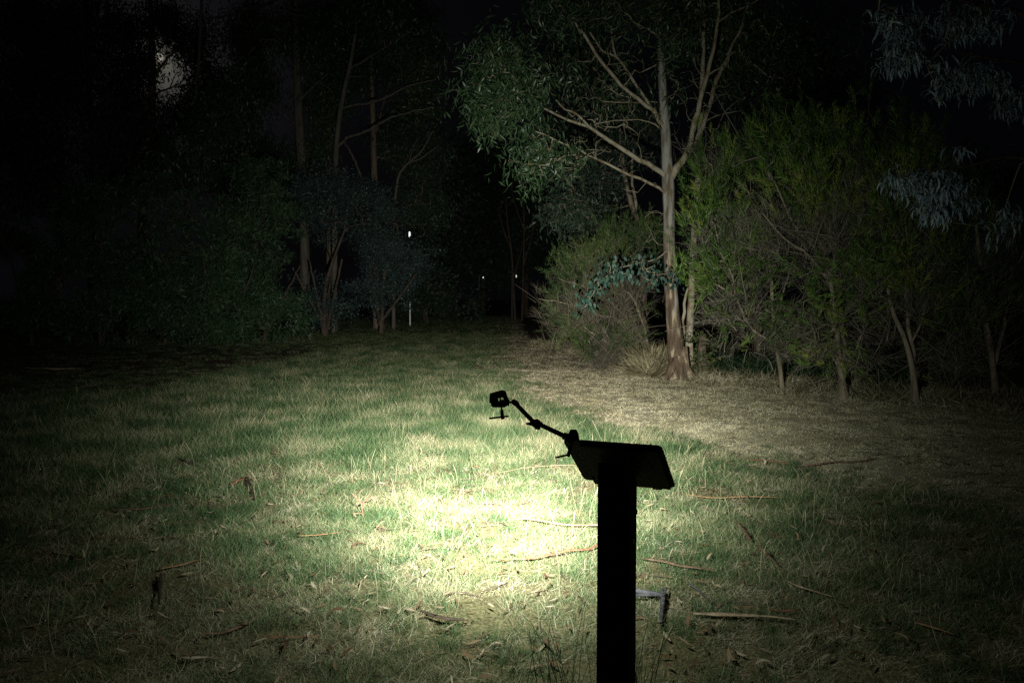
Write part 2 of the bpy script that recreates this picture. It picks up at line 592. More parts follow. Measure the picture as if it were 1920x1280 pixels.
bark_mat('bark_main', ((.30, (.075, .05, .03)), (.42, (.115, .095, .068)), (.50, (.185, .175, .15)), (.62, (.23, .223, .20)), (.72, (.105, .08, .05))), (11, 11, 2.2),
         low=(((.30, (.020, .014, .009)), (.44, (.058, .040, .026)), (.54, (.098, .068, .044)), (.60, (.22, .18, .12)), (.68, (.27, .235, .17)), (.76, (.085, .058, .038))), 5.0, 6.8), bump=.8)
bark_mat('bark_limb', ((.30, (.085, .055, .03)), (.42, (.165, .132, .08)), (.54, (.24, .21, .152)), (.66, (.255, .23, .18)), (.78, (.12, .088, .05))), (7, 7, 5), bump=.7)
bark_mat('bark_pale', ((.3, (.16, .13, .095)), (.5, (.33, .30, .24)), (.8, (.42, .39, .33))), (9, 9, 1.3))
bark_mat('bark_dim', ((.3, (.05, .040, .030)), (.5, (.105, .094, .073)), (.8, (.15, .137, .11))), (9, 9, 1.3))  # bark_pale darkened in colour to dim the left trunks
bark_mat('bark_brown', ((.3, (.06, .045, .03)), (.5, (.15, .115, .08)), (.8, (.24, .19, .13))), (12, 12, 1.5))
bark_mat('bark_shade', ((.3, (.03, .022, .016)), (.5, (.07, .052, .038)), (.8, (.12, .09, .065))), (12, 12, 1.5))  # darkened copy of bark_brown, shade put into its colour
bark_mat('bark_tea', ((.3, (.07, .055, .036)), (.5, (.16, .13, .09)), (.8, (.27, .23, .16))), (16, 16, 2))
plain_mat('timber', (.05, .036, .026), .85, noise=14)
plain_mat('panel_back', (.11, .11, .10), .6, noise=9)
plain_mat('panel_face', (.35, .38, .30), .4)
plain_mat('black_metal', (.010, .010, .011), .5, 0.0, .25)
plain_mat('steel', (.35, .35, .36), .35, 1.0)
plain_mat('torch_body', (.02, .02, .022), .4, .3)
plain_mat('torch_lens', (.9, .9, .9), .2, emit=(1, .97, .88), strength=30)
plain_mat('stake_white', (.75, .75, .72), .5, noise=20)
plain_mat('lamp_glow', (.9, .9, .9), .4, emit=(1, .98, 1), strength=1.3)
plain_mat('lamp_glow_warm', (.9, .9, .9), .4, emit=(1, .9, .75), strength=.8)
plain_mat('lamp_metal', (.05, .05, .055), .5)
plain_mat('moon', (.3, .3, .28), .9, emit=(1, .93, .75), strength=.3)
leaf_mat('litter_leaf', ((0, (.055, .030, .016)), (.35, (.125, .075, .042)), (.7, (.21, .15, .09)), (1, (.33, .275, .20))), .75, .15, .1)


def strip_mat(name, a, b, c):
    bark_mat(name, ((.3, a), (.5, b), (.75, c)), (30, 30, 30), .75, bump=.5)


strip_mat('strip_orange', (.15, .075, .032), (.27, .155, .075), (.38, .26, .15))
strip_mat('strip_red', (.10, .035, .018), (.20, .075, .04), (.32, .14, .08))
strip_mat('strip_brown', (.05, .028, .018), (.11, .065, .042), (.19, .12, .085))
strip_mat('strip_pale', (.15, .10, .06), (.26, .19, .12), (.36, .29, .20))
strip_mat('strip_grey', (.03, .029, .032), (.068, .066, .073), (.11, .106, .116))
strip_mat('strip_dark', (.02, .013, .009), (.045, .03, .022), (.08, .055, .04))

# ------------------------------------------------------------------ ground
m, n, l = new_mat('ground')
out = n.new('ShaderNodeOutputMaterial'); b = n.new('ShaderNodeBsdfPrincipled'); b.inputs['Roughness'].default_value = .95
b.inputs['Specular IOR Level'].default_value = .1
g = n.new('ShaderNodeNewGeometry')


def noise_node(scale, det=6, rgh=.6):
    t = n.new('ShaderNodeTexNoise'); t.inputs['Scale'].default_value = scale; t.inputs['Detail'].default_value = det
    t.inputs['Roughness'].default_value = rgh
    l.new(g.outputs['Position'], t.inputs['Vector'])
    return t


t1, t2, t3 = noise_node(55), noise_node(1.7, 4), noise_node(140, 3)
turf = ramp(n, ((.25, (.030, .028, .014)), (.45, (.075, .075, .034)), (.6, (.15, .125, .065)), (.8, (.28, .24, .14))))
l.new(t1.outputs['Fac'], turf.inputs[0])
straw = ramp(n, ((.25, (.19, .17, .105)), (.45, (.34, .31, .20)), (.6, (.44, .405, .275)), (.8, (.54, .50, .35))))
l.new(t1.outputs['Fac'], straw.inputs[0])
soil = ramp(n, ((.3, (.065, .046, .030)), (.5, (.12, .088, .060)), (.66, (.17, .13, .09)), (.8, (.28, .23, .17))))
l.new(t3.outputs['Fac'], soil.inputs[0])
ap = n.new('ShaderNodeAttribute'); ap.attribute_name = 'path'
asl = n.new('ShaderNodeAttribute'); asl.attribute_name = 'soil'
m1 = n.new('ShaderNodeMix'); m1.data_type = 'RGBA'; l.new(ap.outputs['Fac'], m1.inputs[0]); l.new(turf.outputs[0], m1.inputs[6]); l.new(straw.outputs[0], m1.inputs[7])
m2 = n.new('ShaderNodeMix'); m2.data_type = 'RGBA'; l.new(asl.outputs['Fac'], m2.inputs[0]); l.new(m1.outputs[2], m2.inputs[6]); l.new(soil.outputs[0], m2.inputs[7])
l.new(m2.outputs[2], b.inputs['Base Color'])
bp = n.new('ShaderNodeBump'); bp.inputs['Strength'].default_value = .3; bp.inputs['Distance'].default_value = .01
l.new(t1.outputs['Fac'], bp.inputs['Height']); l.new(bp.outputs[0], b.inputs['Normal'])
l.new(b.outputs[0], out.inputs['Surface'])

far = np.array([15, 20, 28, 40, 60, 100, 200, 400.])
xs = np.concatenate([-far[::-1], np.arange(-11, 12.01, .16), far])
ys = np.concatenate([[-40, -15, -6, -2], np.arange(0, 27, .16), [28, 30, 33, 37, 42, 50, 60, 80, 120, 200, 400, 800]])
X, Yg = np.meshgrid(xs, ys)
Z = gh(X, Yg)
V = np.stack([X, Yg, Z], -1).reshape(-1, 3)
nx, ny = len(xs), len(ys)
ii = np.arange(nx * ny).reshape(ny, nx)
F = np.stack([ii[:-1, :-1], ii[:-1, 1:], ii[1:, 1:], ii[1:, :-1]], -1).reshape(-1, 4)
me = mesh_np('ground', V, F, 'ground', smooth=True)
pm = path_mask(V[:, 0], V[:, 1]); bk = bank(V[:, 0], V[:, 1])
at = me.attributes.new('path', 'FLOAT', 'POINT'); at.data.foreach_set('value', pm.astype(np.float32))
at = me.attributes.new('soil', 'FLOAT', 'POINT')
at.data.foreach_set('value', np.clip(soil_mask(V[:, 0], V[:, 1]) + sstep(.3, 1.2, bk) * .9, 0, 1).astype(np.float32))
tag(obj('ground', me), 'clearing of green and dry grass lit by the torch', None, kind='structure')


# ------------------------------------------------------------------ grass (uncountable: instanced tufts)
def tuft(name, mat, n, rad, h, w, lean, seed, flatten=0.0, segs=3):
    r = np.random.default_rng(seed)
    a = r.random(n) * 6.283; q = np.sqrt(r.random(n)) * rad
    C = np.stack([np.cos(a) * q, np.sin(a) * q, np.full(n, -.01)], -1)
    dirs = unit(np.stack([r.normal(size=n) * lean, r.normal(size=n) * lean, np.maximum(.12, 1 - flatten * r.random(n))], -1))
    bend = unit(np.stack([r.normal(size=n), r.normal(size=n), -np.abs(r.normal(size=n)) * .7], -1))
    Ln = h * r.uniform(.45, 1.15, n)
    S = unit(np.cross(dirs, r.normal(size=(n, 3)))); S[:, 2] *= .3; S = unit(S)
    W = w * r.uniform(.6, 1.3, n)
    Vs = []
    for k in range(segs):
        t = k / segs
        c = C + dirs * (Ln * t)[:, None] + bend * (Ln * t * t * .55)[:, None]
        ww = (W * (1 - .55 * t) * .5)[:, None]
        Vs += [c + S * ww, c - S * ww]
    Vs.append(C + dirs * Ln[:, None] + bend * (Ln * .55)[:, None])
    V = np.stack(Vs, 1)
    V[:, :, 2] = np.maximum(V[:, :, 2], -.012 + .006 * r.random((n, 1)))
    k = 2 * segs + 1
    tri = []
    for s in range(segs - 1):
        a0 = 2 * s
        tri += [[a0, a0 + 1, a0 + 3], [a0, a0 + 3, a0 + 2]]
    tri.append([2 * segs - 2, 2 * segs - 1, 2 * segs])
    F = (np.arange(n)[:, None, None] * k + np.array(tri)[None]).reshape(-1, 3)
    return bpy.data.objects.new(name, mesh_np(name, V, F, mat, np.repeat(r.random(n), k)))


def scatter(name, pts, scl, rot, variants, label, cat):
    me = bpy.data.meshes.new(name)
    me.vertices.add(len(pts)); me.vertices.foreach_set('co', np.asarray(pts, np.float32).ravel())
    for nm, dat, ty in (('scl', scl, 'FLOAT_VECTOR'), ('rot', rot, 'FLOAT_VECTOR')):
        a = me.attributes.new(nm, ty, 'POINT'); a.data.foreach_set('vector', np.asarray(dat, np.float32).ravel())
    me.update()
    o = obj(name, me)
    ng = bpy.data.node_groups.new(name + '_scatter', 'GeometryNodeTree')
    ng.interface.new_socket('Geometry', in_out='INPUT', socket_type='NodeSocketGeometry')
    ng.interface.new_socket('Geometry', in_out='OUTPUT', socket_type='NodeSocketGeometry')
    N, L = ng.nodes, ng.links
    gi, go = N.new('NodeGroupInput'), N.new('NodeGroupOutput')
    iop = N.new('GeometryNodeInstanceOnPoints')
    g2i = N.new('GeometryNodeGeometryToInstance')
    for t in variants:
        oi = N.new('GeometryNodeObjectInfo'); oi.inputs['Object'].default_value = t
        oi.inputs['As Instance'].default_value = False
        L.new(oi.outputs['Geometry'], g2i.inputs[0])
    L.new(gi.outputs[0], iop.inputs['Points'])
    L.new(g2i.outputs[0], iop.inputs['Instance'])
    iop.inputs['Pick Instance'].default_value = True
    ri = N.new('FunctionNodeRandomValue'); ri.data_type = 'INT'
    for s in ri.inputs:
        if s.name == 'Max' and s.type == 'INT':
            s.default_value = len(variants) - 1
        if s.name == 'Min' and s.type == 'INT':
            s.default_value = 0
    ro = [s for s in ri.outputs if s.type == 'INT'][0]
    L.new(ro, iop.inputs['Instance Index'])
    for nm, sock in (('rot', 'Rotation'), ('scl', 'Scale')):
        na = N.new('GeometryNodeInputNamedAttribute'); na.data_type = 'FLOAT_VECTOR'
        na.inputs['Name'].default_value = nm
        src = [s for s in na.outputs if s.type == 'VECTOR' and s.enabled][0] if any(s.type == 'VECTOR' and s.enabled for s in na.outputs) else na.outputs[0]
        if sock == 'Rotation':
            e = N.new('FunctionNodeEulerToRotation'); L.new(src, e.inputs[0]); L.new(e.outputs[0], iop.inputs['Rotation'])
        else:
            L.new(src, iop.inputs[sock])
    L.new(iop.outputs[0], go.inputs[0])
    md_ = o.modifiers.new('scatter', 'NODES'); md_.node_group = ng
    return tag(o, label, cat, kind='stuff')


BANDS = ((2.6, 6, 420, 1.0), (6, 10, 210, 1.12), (10, 18, 130, 1.3), (18, 36, 30, 1.9), (36, 70, 3, 3.0))
gx, gy, gs = [], [], []
for d0, d1, dens, s in BANDS:
    area = .70 * (d1 ** 2 - d0 ** 2) + (d1 - d0) * .6
    k = int(area * dens)
    yy = np.sqrt(rng.uniform(d0 ** 2, d1 ** 2, k)); xx = rng.uniform(-1, 1, k) * (yy * .70 + .3)
    gx.append(xx); gy.append(yy); gs.append(np.full(k, s))
gx, gy, gs = map(np.concatenate, (gx, gy, gs))
pmk, smk, bnk = path_mask(gx, gy), soil_mask(gx, gy), bank(gx, gy)
green = fbm(gx * .75, gy * .75, 21, 3) * .65 + fbm(gx * 3.1, gy * 3.1, 33, 2) * .35
# barer, straw-coloured thatch in the middle of the clearing, longer green grass further left
hot = np.exp(-(((gx - .2) / 1.3) ** 2 + ((gy - 6.3) / 1.0) ** 2))
tall = sstep(6.8, 10.0, gy) * (1 - pmk)
pg = np.clip(.27 + .10 * sstep(5.0, 7.5, gy) - .12 * (1 - sstep(3.2, 4.8, gy)) + 1.25 * (green - .33) - .2 * hot + .58 * tall + .25 * sstep(13, 18, gy), .10, .97)  # green far grass; also darkens the far lawn where the beam fades
u = rng.random(len(gx)); bare = (1 - sstep(.36, .46, fbm(gx * 1.15, gy * 1.15, 91))) * (1 - sstep(6.2, 8.0, gy))
keep = (rng.random(len(gx)) > smk * .72) & (bnk < .25) & (rng.random(len(gx)) > bare * .42)
isp = rng.random(len(gx)) < pmk
sel_path = keep & isp
sel_green = keep & ~isp & (u < pg)
sel_straw = keep & ~isp & (u >= pg)
Z = gh(gx, gy)


def pts_of(sel):
    return np.stack([gx[sel], gy[sel], Z[sel]], -1)


def rs(sel, lo, hi, hmul=None):
    k = sel.sum()
    s = rng.uniform(lo, hi, k) * gs[sel]
    sz = s * (hmul[sel] if hmul is not None else 1)
    sx_ = s * np.sqrt(gs[sel])
    scl = np.stack([sx_, sx_, sz / np.sqrt(gs[sel])], -1)
    rot = np.stack([rng.normal(size=k) * .12, rng.normal(size=k) * .12, rng.random(k) * 6.283], -1)
    return scl, rot


hm = (1 - .45 * smk) + .95 * tall * (1 - smk) * (.6 + .8 * fbm(gx * .9, gy * .9, 51)) * (1 - .75 * sstep(12.5, 17, gy))
sc1, ro1 = rs(sel_green, .65, 1.25, hm)
scatter('green_grass', pts_of(sel_green), sc1, ro1, [tuft('green_tuft', 'grass_green', 72, .06, .086, .0025, .45, 100 + i) for i in range(5)],
        'short green grass blades across the clearing', 'grass')
sc1, ro1 = rs(sel_straw, .7, 1.3, 1 + .5 * tall)
scatter('dry_grass', pts_of(sel_straw), sc1, ro1, [tuft('straw_tuft', 'grass_straw', 52, .075, .065, .0025, .9, 200 + i, .85) for i in range(5)],
        'flattened straw coloured dry grass between the green patches', 'grass')
sc1, ro1 = rs(sel_path, .55, 1.0)
scatter('mown_path_grass', pts_of(sel_path), sc1, ro1, [tuft('path_tuft', 'grass_path', 60, .085, .045, .0030, 1.0, 300 + i, .9) for i in range(5)],
        'short dead grass covering the pale track on the right', 'grass')


# tall seed stems
def stems(name, pts, hgt, lean, mat, rng, w=.0028, seed=True):
    n = len(pts)
    D = unit(np.stack([rng.normal(size=n) * lean, rng.normal(size=n) * lean, np.ones(n)], -1))
    B = unit(np.stack([rng.normal(size=n), rng.normal(size=n) * .5, -np.abs(rng.normal(size=n)) * .3], -1)) * rng.uniform(.0, .35, n)[:, None]
    tb = Tubes()
    for i in range(n):
        t = np.linspace(0, 1, 5)[:, None]
        q = pts[i] + D[i] * hgt[i] * t + B[i] * hgt[i] * t ** 2
        ww = w * (1 + .08 * np.linalg.norm(pts[i][:2]))
        rr = np.array([.5, .45, .4, .85 if seed else .35, .2]) * ww
        tb.add(q, rr, 3)
    me = tb.mesh(name, mat)
    at = me.attributes.new('v', 'FLOAT', 'POINT')
    at.data.foreach_set('value', np.repeat(rng.random(n), 17).astype(np.float32))
    return me


k = 4200
yy = np.sqrt(rng.uniform(3.2 ** 2, 15 ** 2, k)); xx = rng.uniform(-.68, .68, k) * yy
ok = (path_mask(xx, yy) < .3) & (soil_mask(xx, yy) < .4) & (rng.random(k) < .25 + .75 * sstep(.40, .60, fbm(xx * .6, yy * .6, 77)))
xx, yy = xx[ok], yy[ok]
tag(obj('seed_stems', stems('seed_stems', np.stack([xx, yy, gh(xx, yy)], -1), rng.uniform(.07, .20, len(xx)) * (1 + .8 * (rng.random(len(xx)) < .18)), .20, 'grass_stem', rng, .0017)),
    'thin pale seed stems standing above the grass', 'grass', kind='stuff')

# ------------------------------------------------------------------ dead leaves and straw along the foot of the trees (uncountable)
k = 26000
bx_ = rng.uniform(.6, 11.5, k)
by_ = np.interp(bx_, _be[:, 0], _be[:, 1]) + .55 + rng.normal(size=k) * .55
C = np.stack([bx_, by_, gh(bx_, by_) + rng.random(k) ** 2 * .12], -1)
D, S = rand_frames(k, rng, (0, 0, .25), .8)
ln = rng.uniform(.06, .22, k)
V, F, kk = strands(C, D, S, ln, rng.uniform(.006, .016, k))
tag(obj('straw_litter', mesh_np('straw_litter', V, F, 'grass_straw', np.repeat(rng.random(k) * .75, kk))),
    'heaped straw and leaf litter along the foot of the trees', 'litter', kind='stuff')
k = 14000
yy = np.sqrt(rng.uniform(3 ** 2, 22 ** 2, k)) * np.where(rng.random(k) < .45, .42, 1.0)
yy = np.maximum(yy, 2.8); xx = rng.uniform(-.68, .68, k) * yy
dn = np.where(soil_mask(xx, yy) > .3, .9, .26) + .40 * (1 - sstep(.36, .48, fbm(xx * 1.15, yy * 1.15, 91))) * (yy < 8)
ok = (rng.random(k) < dn) & (bank(xx, yy) < .3)
xx, yy = xx[ok], yy[ok]; k = len(xx)
C = np.stack([xx, yy, gh(xx, yy) + .02 + rng.random(k) * .035], -1)
D = unit(np.stack([rng.normal(size=k), rng.normal(size=k), rng.normal(size=k) * .18], -1))
S = unit(np.cross(D, np.array([0, 0, 1.0])) + rng.normal(size=(k, 3)) * .25)
ln = rng.uniform(.03, .085, k)
V, F, kk = sickles(C, D, S, unit(np.cross(D, np.array([0, 0, 1.0]))) * .5, ln, ln * .2)
tag(obj('leaf_litter', mesh_np('leaf_litter', V, F, 'litter_leaf', np.repeat(rng.random(k), kk))),
    'small scraps of dry leaf scattered through the grass', 'litter', kind='stuff')

k = 900
yy = np.sqrt(rng.uniform(3 ** 2, 15 ** 2, k)); xx = rng.uniform(-.68, .68, k) * yy
yy = np.where(rng.random(k) < .4, np.maximum(yy * .45, 3.0), yy)
ok = bank(xx, yy) < .3
tb = Tubes()
for x_, y_ in zip(xx[ok], yy[ok]):
    a_, l_ = rng.random() * 6.283, rng.uniform(.05, .28)
    d_ = np.array([math.cos(a_), math.sin(a_), rng.normal() * .06])
    q = np.array([x_, y_, float(gh(x_, y_)) + rng.uniform(.012, .035)])
    t = np.linspace(-.5, .5, 4)[:, None]
    tb.add(q + d_ * l_ * t + np.array([d_[1], -d_[0], 0]) * (t ** 2) * l_ * rng.normal() * .4, np.array([.0028, .003, .0022, .001]) * rng.uniform(.6, 1.6), 4)
tag(obj('twig_litter', tb.mesh('twig_litter', 'bark_shade')), 'fine broken twigs lying through the grass', 'litter', kind='stuff')

# ------------------------------------------------------------------ information sign
YAW = R(22.4)
EX = np.array([math.cos(YAW), -math.sin(YAW), 0]); EY = np.array([math.sin(YAW), math.cos(YAW), 0])
SIGN_BASE = np.array([.322, 2.405, float(gh(.322, 2.405))])
sign = thing('information_sign', SIGN_BASE, 'dark information sign with a tilted panel on a square post', 'sign')


def box_mesh(name, cx, half, axes, mat, bev=.002):
    bm = bmesh.new()
    bmesh.ops.create_cube(bm, size=2.0)
    A = np.stack(axes, 1)
    for v in bm.verts:
        q = np.array(v.co) * np.array(half)
        v.co = Vector(tuple(np.asarray(cx) + A @ q))
    bmesh.ops.bevel(bm, geom=list(bm.edges), offset=bev, segments=2, affect='EDGES', profile=.5)
    me = bpy.data.meshes.new(name); bm.to_mesh(me); bm.free()
    me.materials.append(MATS[mat])
    return me


EZ = np.array([0, 0, 1.0])
TL = P(1055, 825, 2.352)                       # far-left end of the panel's upper edge
TR = P(1240, 839, 2.240)
PW = np.linalg.norm(TR - TL) * 1.0
TILT = R(37)
DN = EY * math.cos(TILT) - EZ * math.sin(TILT)
PN = np.cross(EX, DN); PN = PN / np.linalg.norm(PN)
if PN[2] < 0:
    PN = -PN
PH, PT = .274, .006


def panel_mesh(name, u0, u1, w0, w1, rad, thick, lift, mat):
    """rounded rectangle in the panel's plane: u along the upper edge, w down the slope"""
    loop = []
    for cu, cw, a0 in ((u1 - rad, w0 + rad, -90), (u1 - rad, w1 - rad, 0), (u0 + rad, w1 - rad, 90), (u0 + rad, w0 + rad, 180)):
        for k in range(7):
            a = R(a0 + 15 * k)
            loop.append((cu + rad * math.cos(a), cw + rad * math.sin(a)))
    bm = bmesh.new()
    vb = [bm.verts.new(tuple(TL + EX * a + DN * c + PN * lift)) for a, c in loop]
    f = bm.faces.new(vb)
    r = bmesh.ops.extrude_face_region(bm, geom=[f])
    for v in r['geom']:
        if isinstance(v, bmesh.types.BMVert):
            v.co += Vector(tuple(PN * thick))
    bmesh.ops.recalc_face_normals(bm, faces=bm.faces)
    me = bpy.data.meshes.new(name); bm.to_mesh(me); bm.free()
    me.materials.append(MATS[mat])
    return me


panel_o = obj('panel', panel_mesh('panel', 0, PW, 0, PH, .016, PT, 0, 'panel_back'), sign)
obj('panel_face', panel_mesh('panel_face', .006, PW - .006, .006, PH - .006, .012, .0012, PT + .0004, 'panel_face'), panel_o)
plate_o = obj('mounting_plate', panel_mesh('mounting_plate', .048, PW - .012, .012, PH - .006, .004, .010, -.0104, 'black_metal'), sign)
for u0 in (.035, PW - .07):
    obj('bracket_lip', panel_mesh('bracket_lip', u0, u0 + .028, PH - .03, PH + .007, .002, .008, -.0085, 'black_metal'), plate_o)
# post: square, top cut to the slope of the panel
bm = bmesh.new()
hs = .0495
PC = np.array([SIGN_BASE[0], SIGN_BASE[1], 0])
vb, vt = [], []
for su, sv in ((-1, -1), (1, -1), (1, 1), (-1, 1)):
    q = PC + EX * su * hs + EY * sv * hs
    s_ = np.dot(q - TL, EY)
    top = TL[2] - math.tan(TILT) * s_ - .022
    vb.append(bm.verts.new((q[0], q[1], float(SIGN_BASE[2]) - .3))); vt.append(bm.verts.new((q[0], q[1], top)))
bm.faces.new(vb); bm.faces.new(vt)
for i in range(4):
    bm.faces.new((vb[i], vb[(i + 1) % 4], vt[(i + 1) % 4], vt[i]))
bmesh.ops.recalc_face_normals(bm, faces=bm.faces)
bmesh.ops.bevel(bm, geom=[e for e in bm.edges if abs((e.verts[0].co - e.verts[1].co).z) > .3], offset=.004, segments=2, affect='EDGES', profile=.5)
me = bpy.data.meshes.new('post'); bm.to_mesh(me); bm.free(); me.materials.append(MATS['timber'])
post_o = obj('post', me, sign)
tb = Tubes()
for du, dz in ((.02, .07), (-.02, .15)):
    tb = Tubes()
    q = PC + EX * (hs + .001) + EY * du; q[2] = TL[2] - .16 - dz
    tb.add([q, q + EX * .006, q + EX * .0065], [.008, .008, .0], 8)
    obj('bolt', tb.mesh('bolt', 'steel'), post_o)

# ------------------------------------------------------------------ clamp arm
YA = 2.40
arm = thing('clamp_arm', P(1075, 830, 2.37), 'black jointed clamp arm gripping the upper corner of the sign panel', 'clamp arm')


def profile_mesh(name, outer, holes, Y, depth, mat, bevel=.0007):
    """silhouette drawn in pixels at distance Y, extruded to a solid of the given depth (metres)"""
    cu = bpy.data.curves.new(name, 'CURVE'); cu.dimensions = '2D'; cu.fill_mode = 'BOTH'
    cen = P(outer[0][0], outer[0][1], Y)
    for lp in [outer] + holes:
        s = cu.splines.new('POLY'); s.points.add(len(lp) - 1); s.use_cyclic_u = True
        for p_, (a, c) in zip(s.points, lp):
            q = P(a, c, Y)
            p_.co = (q[0], q[2], 0, 1)
    cu.extrude = depth / 2; cu.bevel_depth = bevel; cu.bevel_resolution = 1; cu.offset = -bevel
    co = bpy.data.objects.new('tmp', cu); COL.objects.link(co)
    dg = bpy.context.evaluated_depsgraph_get()
    me = bpy.data.meshes.new_from_object(co.evaluated_get(dg))
    bpy.data.objects.remove(co); bpy.data.curves.remove(cu)
    me.name = name
    for v in me.vertices:
        x, z, h = v.co
        v.co = (x, Y + h, z)
    me.materials.clear(); me.materials.append(MATS[mat])
    return me


def rod(name, a, b, r0, r1=None, Y0=YA, Y1=YA, sides=12, extra=None):
    tb = Tubes()
    p0, p1 = P(a[0], a[1], Y0), P(b[0], b[1], Y1)
    k = 1.15 * YA / FPX
    r1 = r0 if r1 is None else r1
    d = unit(p1 - p0)
    tb.add([p0, p0 + d * 1e-4, p1 - d * 1e-4, p1], [0, r0 * k, r1 * k, 0], sides)
    return tb.mesh(name, 'black_metal')


# upper clamp that holds the torch
up_clamp = obj('upper_clamp', profile_mesh('upper_clamp', [(918.5, 738), (929, 735), (940, 732), (948, 733.2), (951, 742), (952.5, 747), (955.3, 750), (955, 758), (953.8, 761), (952.3, 758.5), (946, 762.5), (925, 762.3), (920.3, 758.5), (921.5, 755.6), (918, 754.2), (917.6, 748)],
    [[(934.2, 745), (936.6, 745), (936.6, 752), (935, 752.5), (934.2, 752)], [(938.8, 744.6), (943.4, 744.2), (944.2, 749.8), (939.2, 750.2)]], YA, .030, 'black_metal'), arm)
obj('screw', rod('screw', (940, 761), (941, 770), 1.3), up_clamp)
obj('screw_sleeve', rod('screw_sleeve', (940.7, 768), (942.6, 785.5), 2.8, 3.2), up_clamp)
obj('tee_handle', rod('tee_handle', (916.8, 784.2), (954, 779.8), 1.6), up_clamp)
obj('ball_stud', rod('ball_stud', (953, 753.8), (961, 754.2), 1.8), arm)
kn = Tubes()
kn.add([P(957.5, 753.6, YA), P(961, 752.5, YA), P(967, 755.5, YA), P(971, 760, YA), P(972, 761.5, YA)], np.array([.5, 5.2, 6.0, 4.6, 3.0]) * YA / FPX, 12)
obj('knuckle', kn.mesh('knuckle', 'black_metal'), arm)
obj('arm_rod', rod('arm_rod', (967.5, 757), (1000, 790.5), 3.6, 3.9), arm)
j = Tubes()
j.add([P(1006, 793.6, YA - .018), P(1006, 793.6, YA - .016), P(1006, 794, YA), P(1006, 794, YA + .016), P(1006, 794, YA + .018)], np.array([0, 8.0, 9.0, 8.0, 0]) * YA / FPX, 16)
jo = obj('elbow_joint', j.mesh('elbow_joint', 'black_metal'), arm)
obj('elbow_cap', rod('elbow_cap', (1003, 801), (1013, 802), 3.2, 3.2, YA - .012, YA - .012), jo)
obj('elbow_boss', rod('elbow_boss', (1006, 794.5), (1017, 796), 5.6, 4.8), jo)
obj('locking_lever', rod('locking_lever', (986.2, 793.8), (1000, 794.4), 1.5, 4.2), jo)
obj('arm_rod', rod('arm_rod', (1014, 796.3), (1062, 819), 3.9, 4.2), arm)
obj('rod_collar', rod('rod_collar', (1056, 816.2), (1068, 821.5), 6.2, 6.4, YA - .005, YA - .01), arm)
lo_clamp = obj('lower_clamp', profile_mesh('lower_clamp', [(1063, 813.5), (1066.5, 813.6), (1070, 806.4), (1081, 806.4), (1083.3, 809), (1086, 824), (1086.5, 829), (1076, 831), (1066, 829), (1058, 822)], [], 2.372, .034, 'black_metal'), arm)
obj('screw', rod('screw', (1072, 830), (1069, 842), 1.7, 1.7, 2.36, 2.35), lo_clamp)
obj('screw_sleeve', rod('screw_sleeve', (1070, 839), (1064.5, 855.5), 2.7, 3.2, 2.352, 2.345), lo_clamp)
obj('tee_handle', rod('tee_handle', (1041.5, 857.6), (1067, 851.5), 1.7, 1.7, 2.345, 2.345), lo_clamp)

torch = thing('torch', P(925.5, 746.5, 2.40), 'small black torch held in the jaw of the upper clamp', 'torch')
ta, tz = P(925.3, 747.0, 2.385), LAMP_POS
ax = unit(tz - ta)
tb = Tubes()
tb.add([ta, ta + ax * .001, ta + ax * .045, ta + ax * .046], np.array([0, 5.6, 5.6, 0]) * YA / FPX, 16)
obj('barrel', tb.mesh('barrel', 'torch_body'), torch)
tb = Tubes()
tb.add([ta + ax * .045, ta + ax * .046, ta + ax * .062, ta + ax * .068, ta + ax * .0681], np.array([0, 5.8, 6.6, 6.6, 0]) * YA / FPX, 16)
head_o = obj('head', tb.mesh('head', 'torch_body'), torch)
tb = Tubes()
tb.add([ta + ax * .0684, ta + ax * .0690, ta + ax * .0691], np.array([0, 5.4, 0]) * YA / FPX, 16)
obj('lens', tb.mesh('lens', 'torch_lens'), head_o)
spot_o.location = tuple(ta + ax * .080)


# weeds at the foot of the sign, silhouetted
for i, (px, w_, hh, lab) in enumerate(((1068, .12, .50, 'dark wiry weed rising left of the sign post'), (1210, .08, .53, 'dark wiry weed rising right of the sign post'))):
    c0 = P(px, 1400, 2.75); c0[2] = float(gh(c0[0], c0[1]))
    k = 26
    pts = c0 + np.stack([rng.normal(size=k) * w_ * .4, rng.normal(size=k) * .05, np.zeros(k)], -1)
    tag(obj('wiry_weed', stems('wiry_weed', pts, rng.uniform(.3, hh * 1.05, k), .16, 'weed_dark', rng, .0035, False)), lab, 'weed', 'weeds at the foot of the sign')


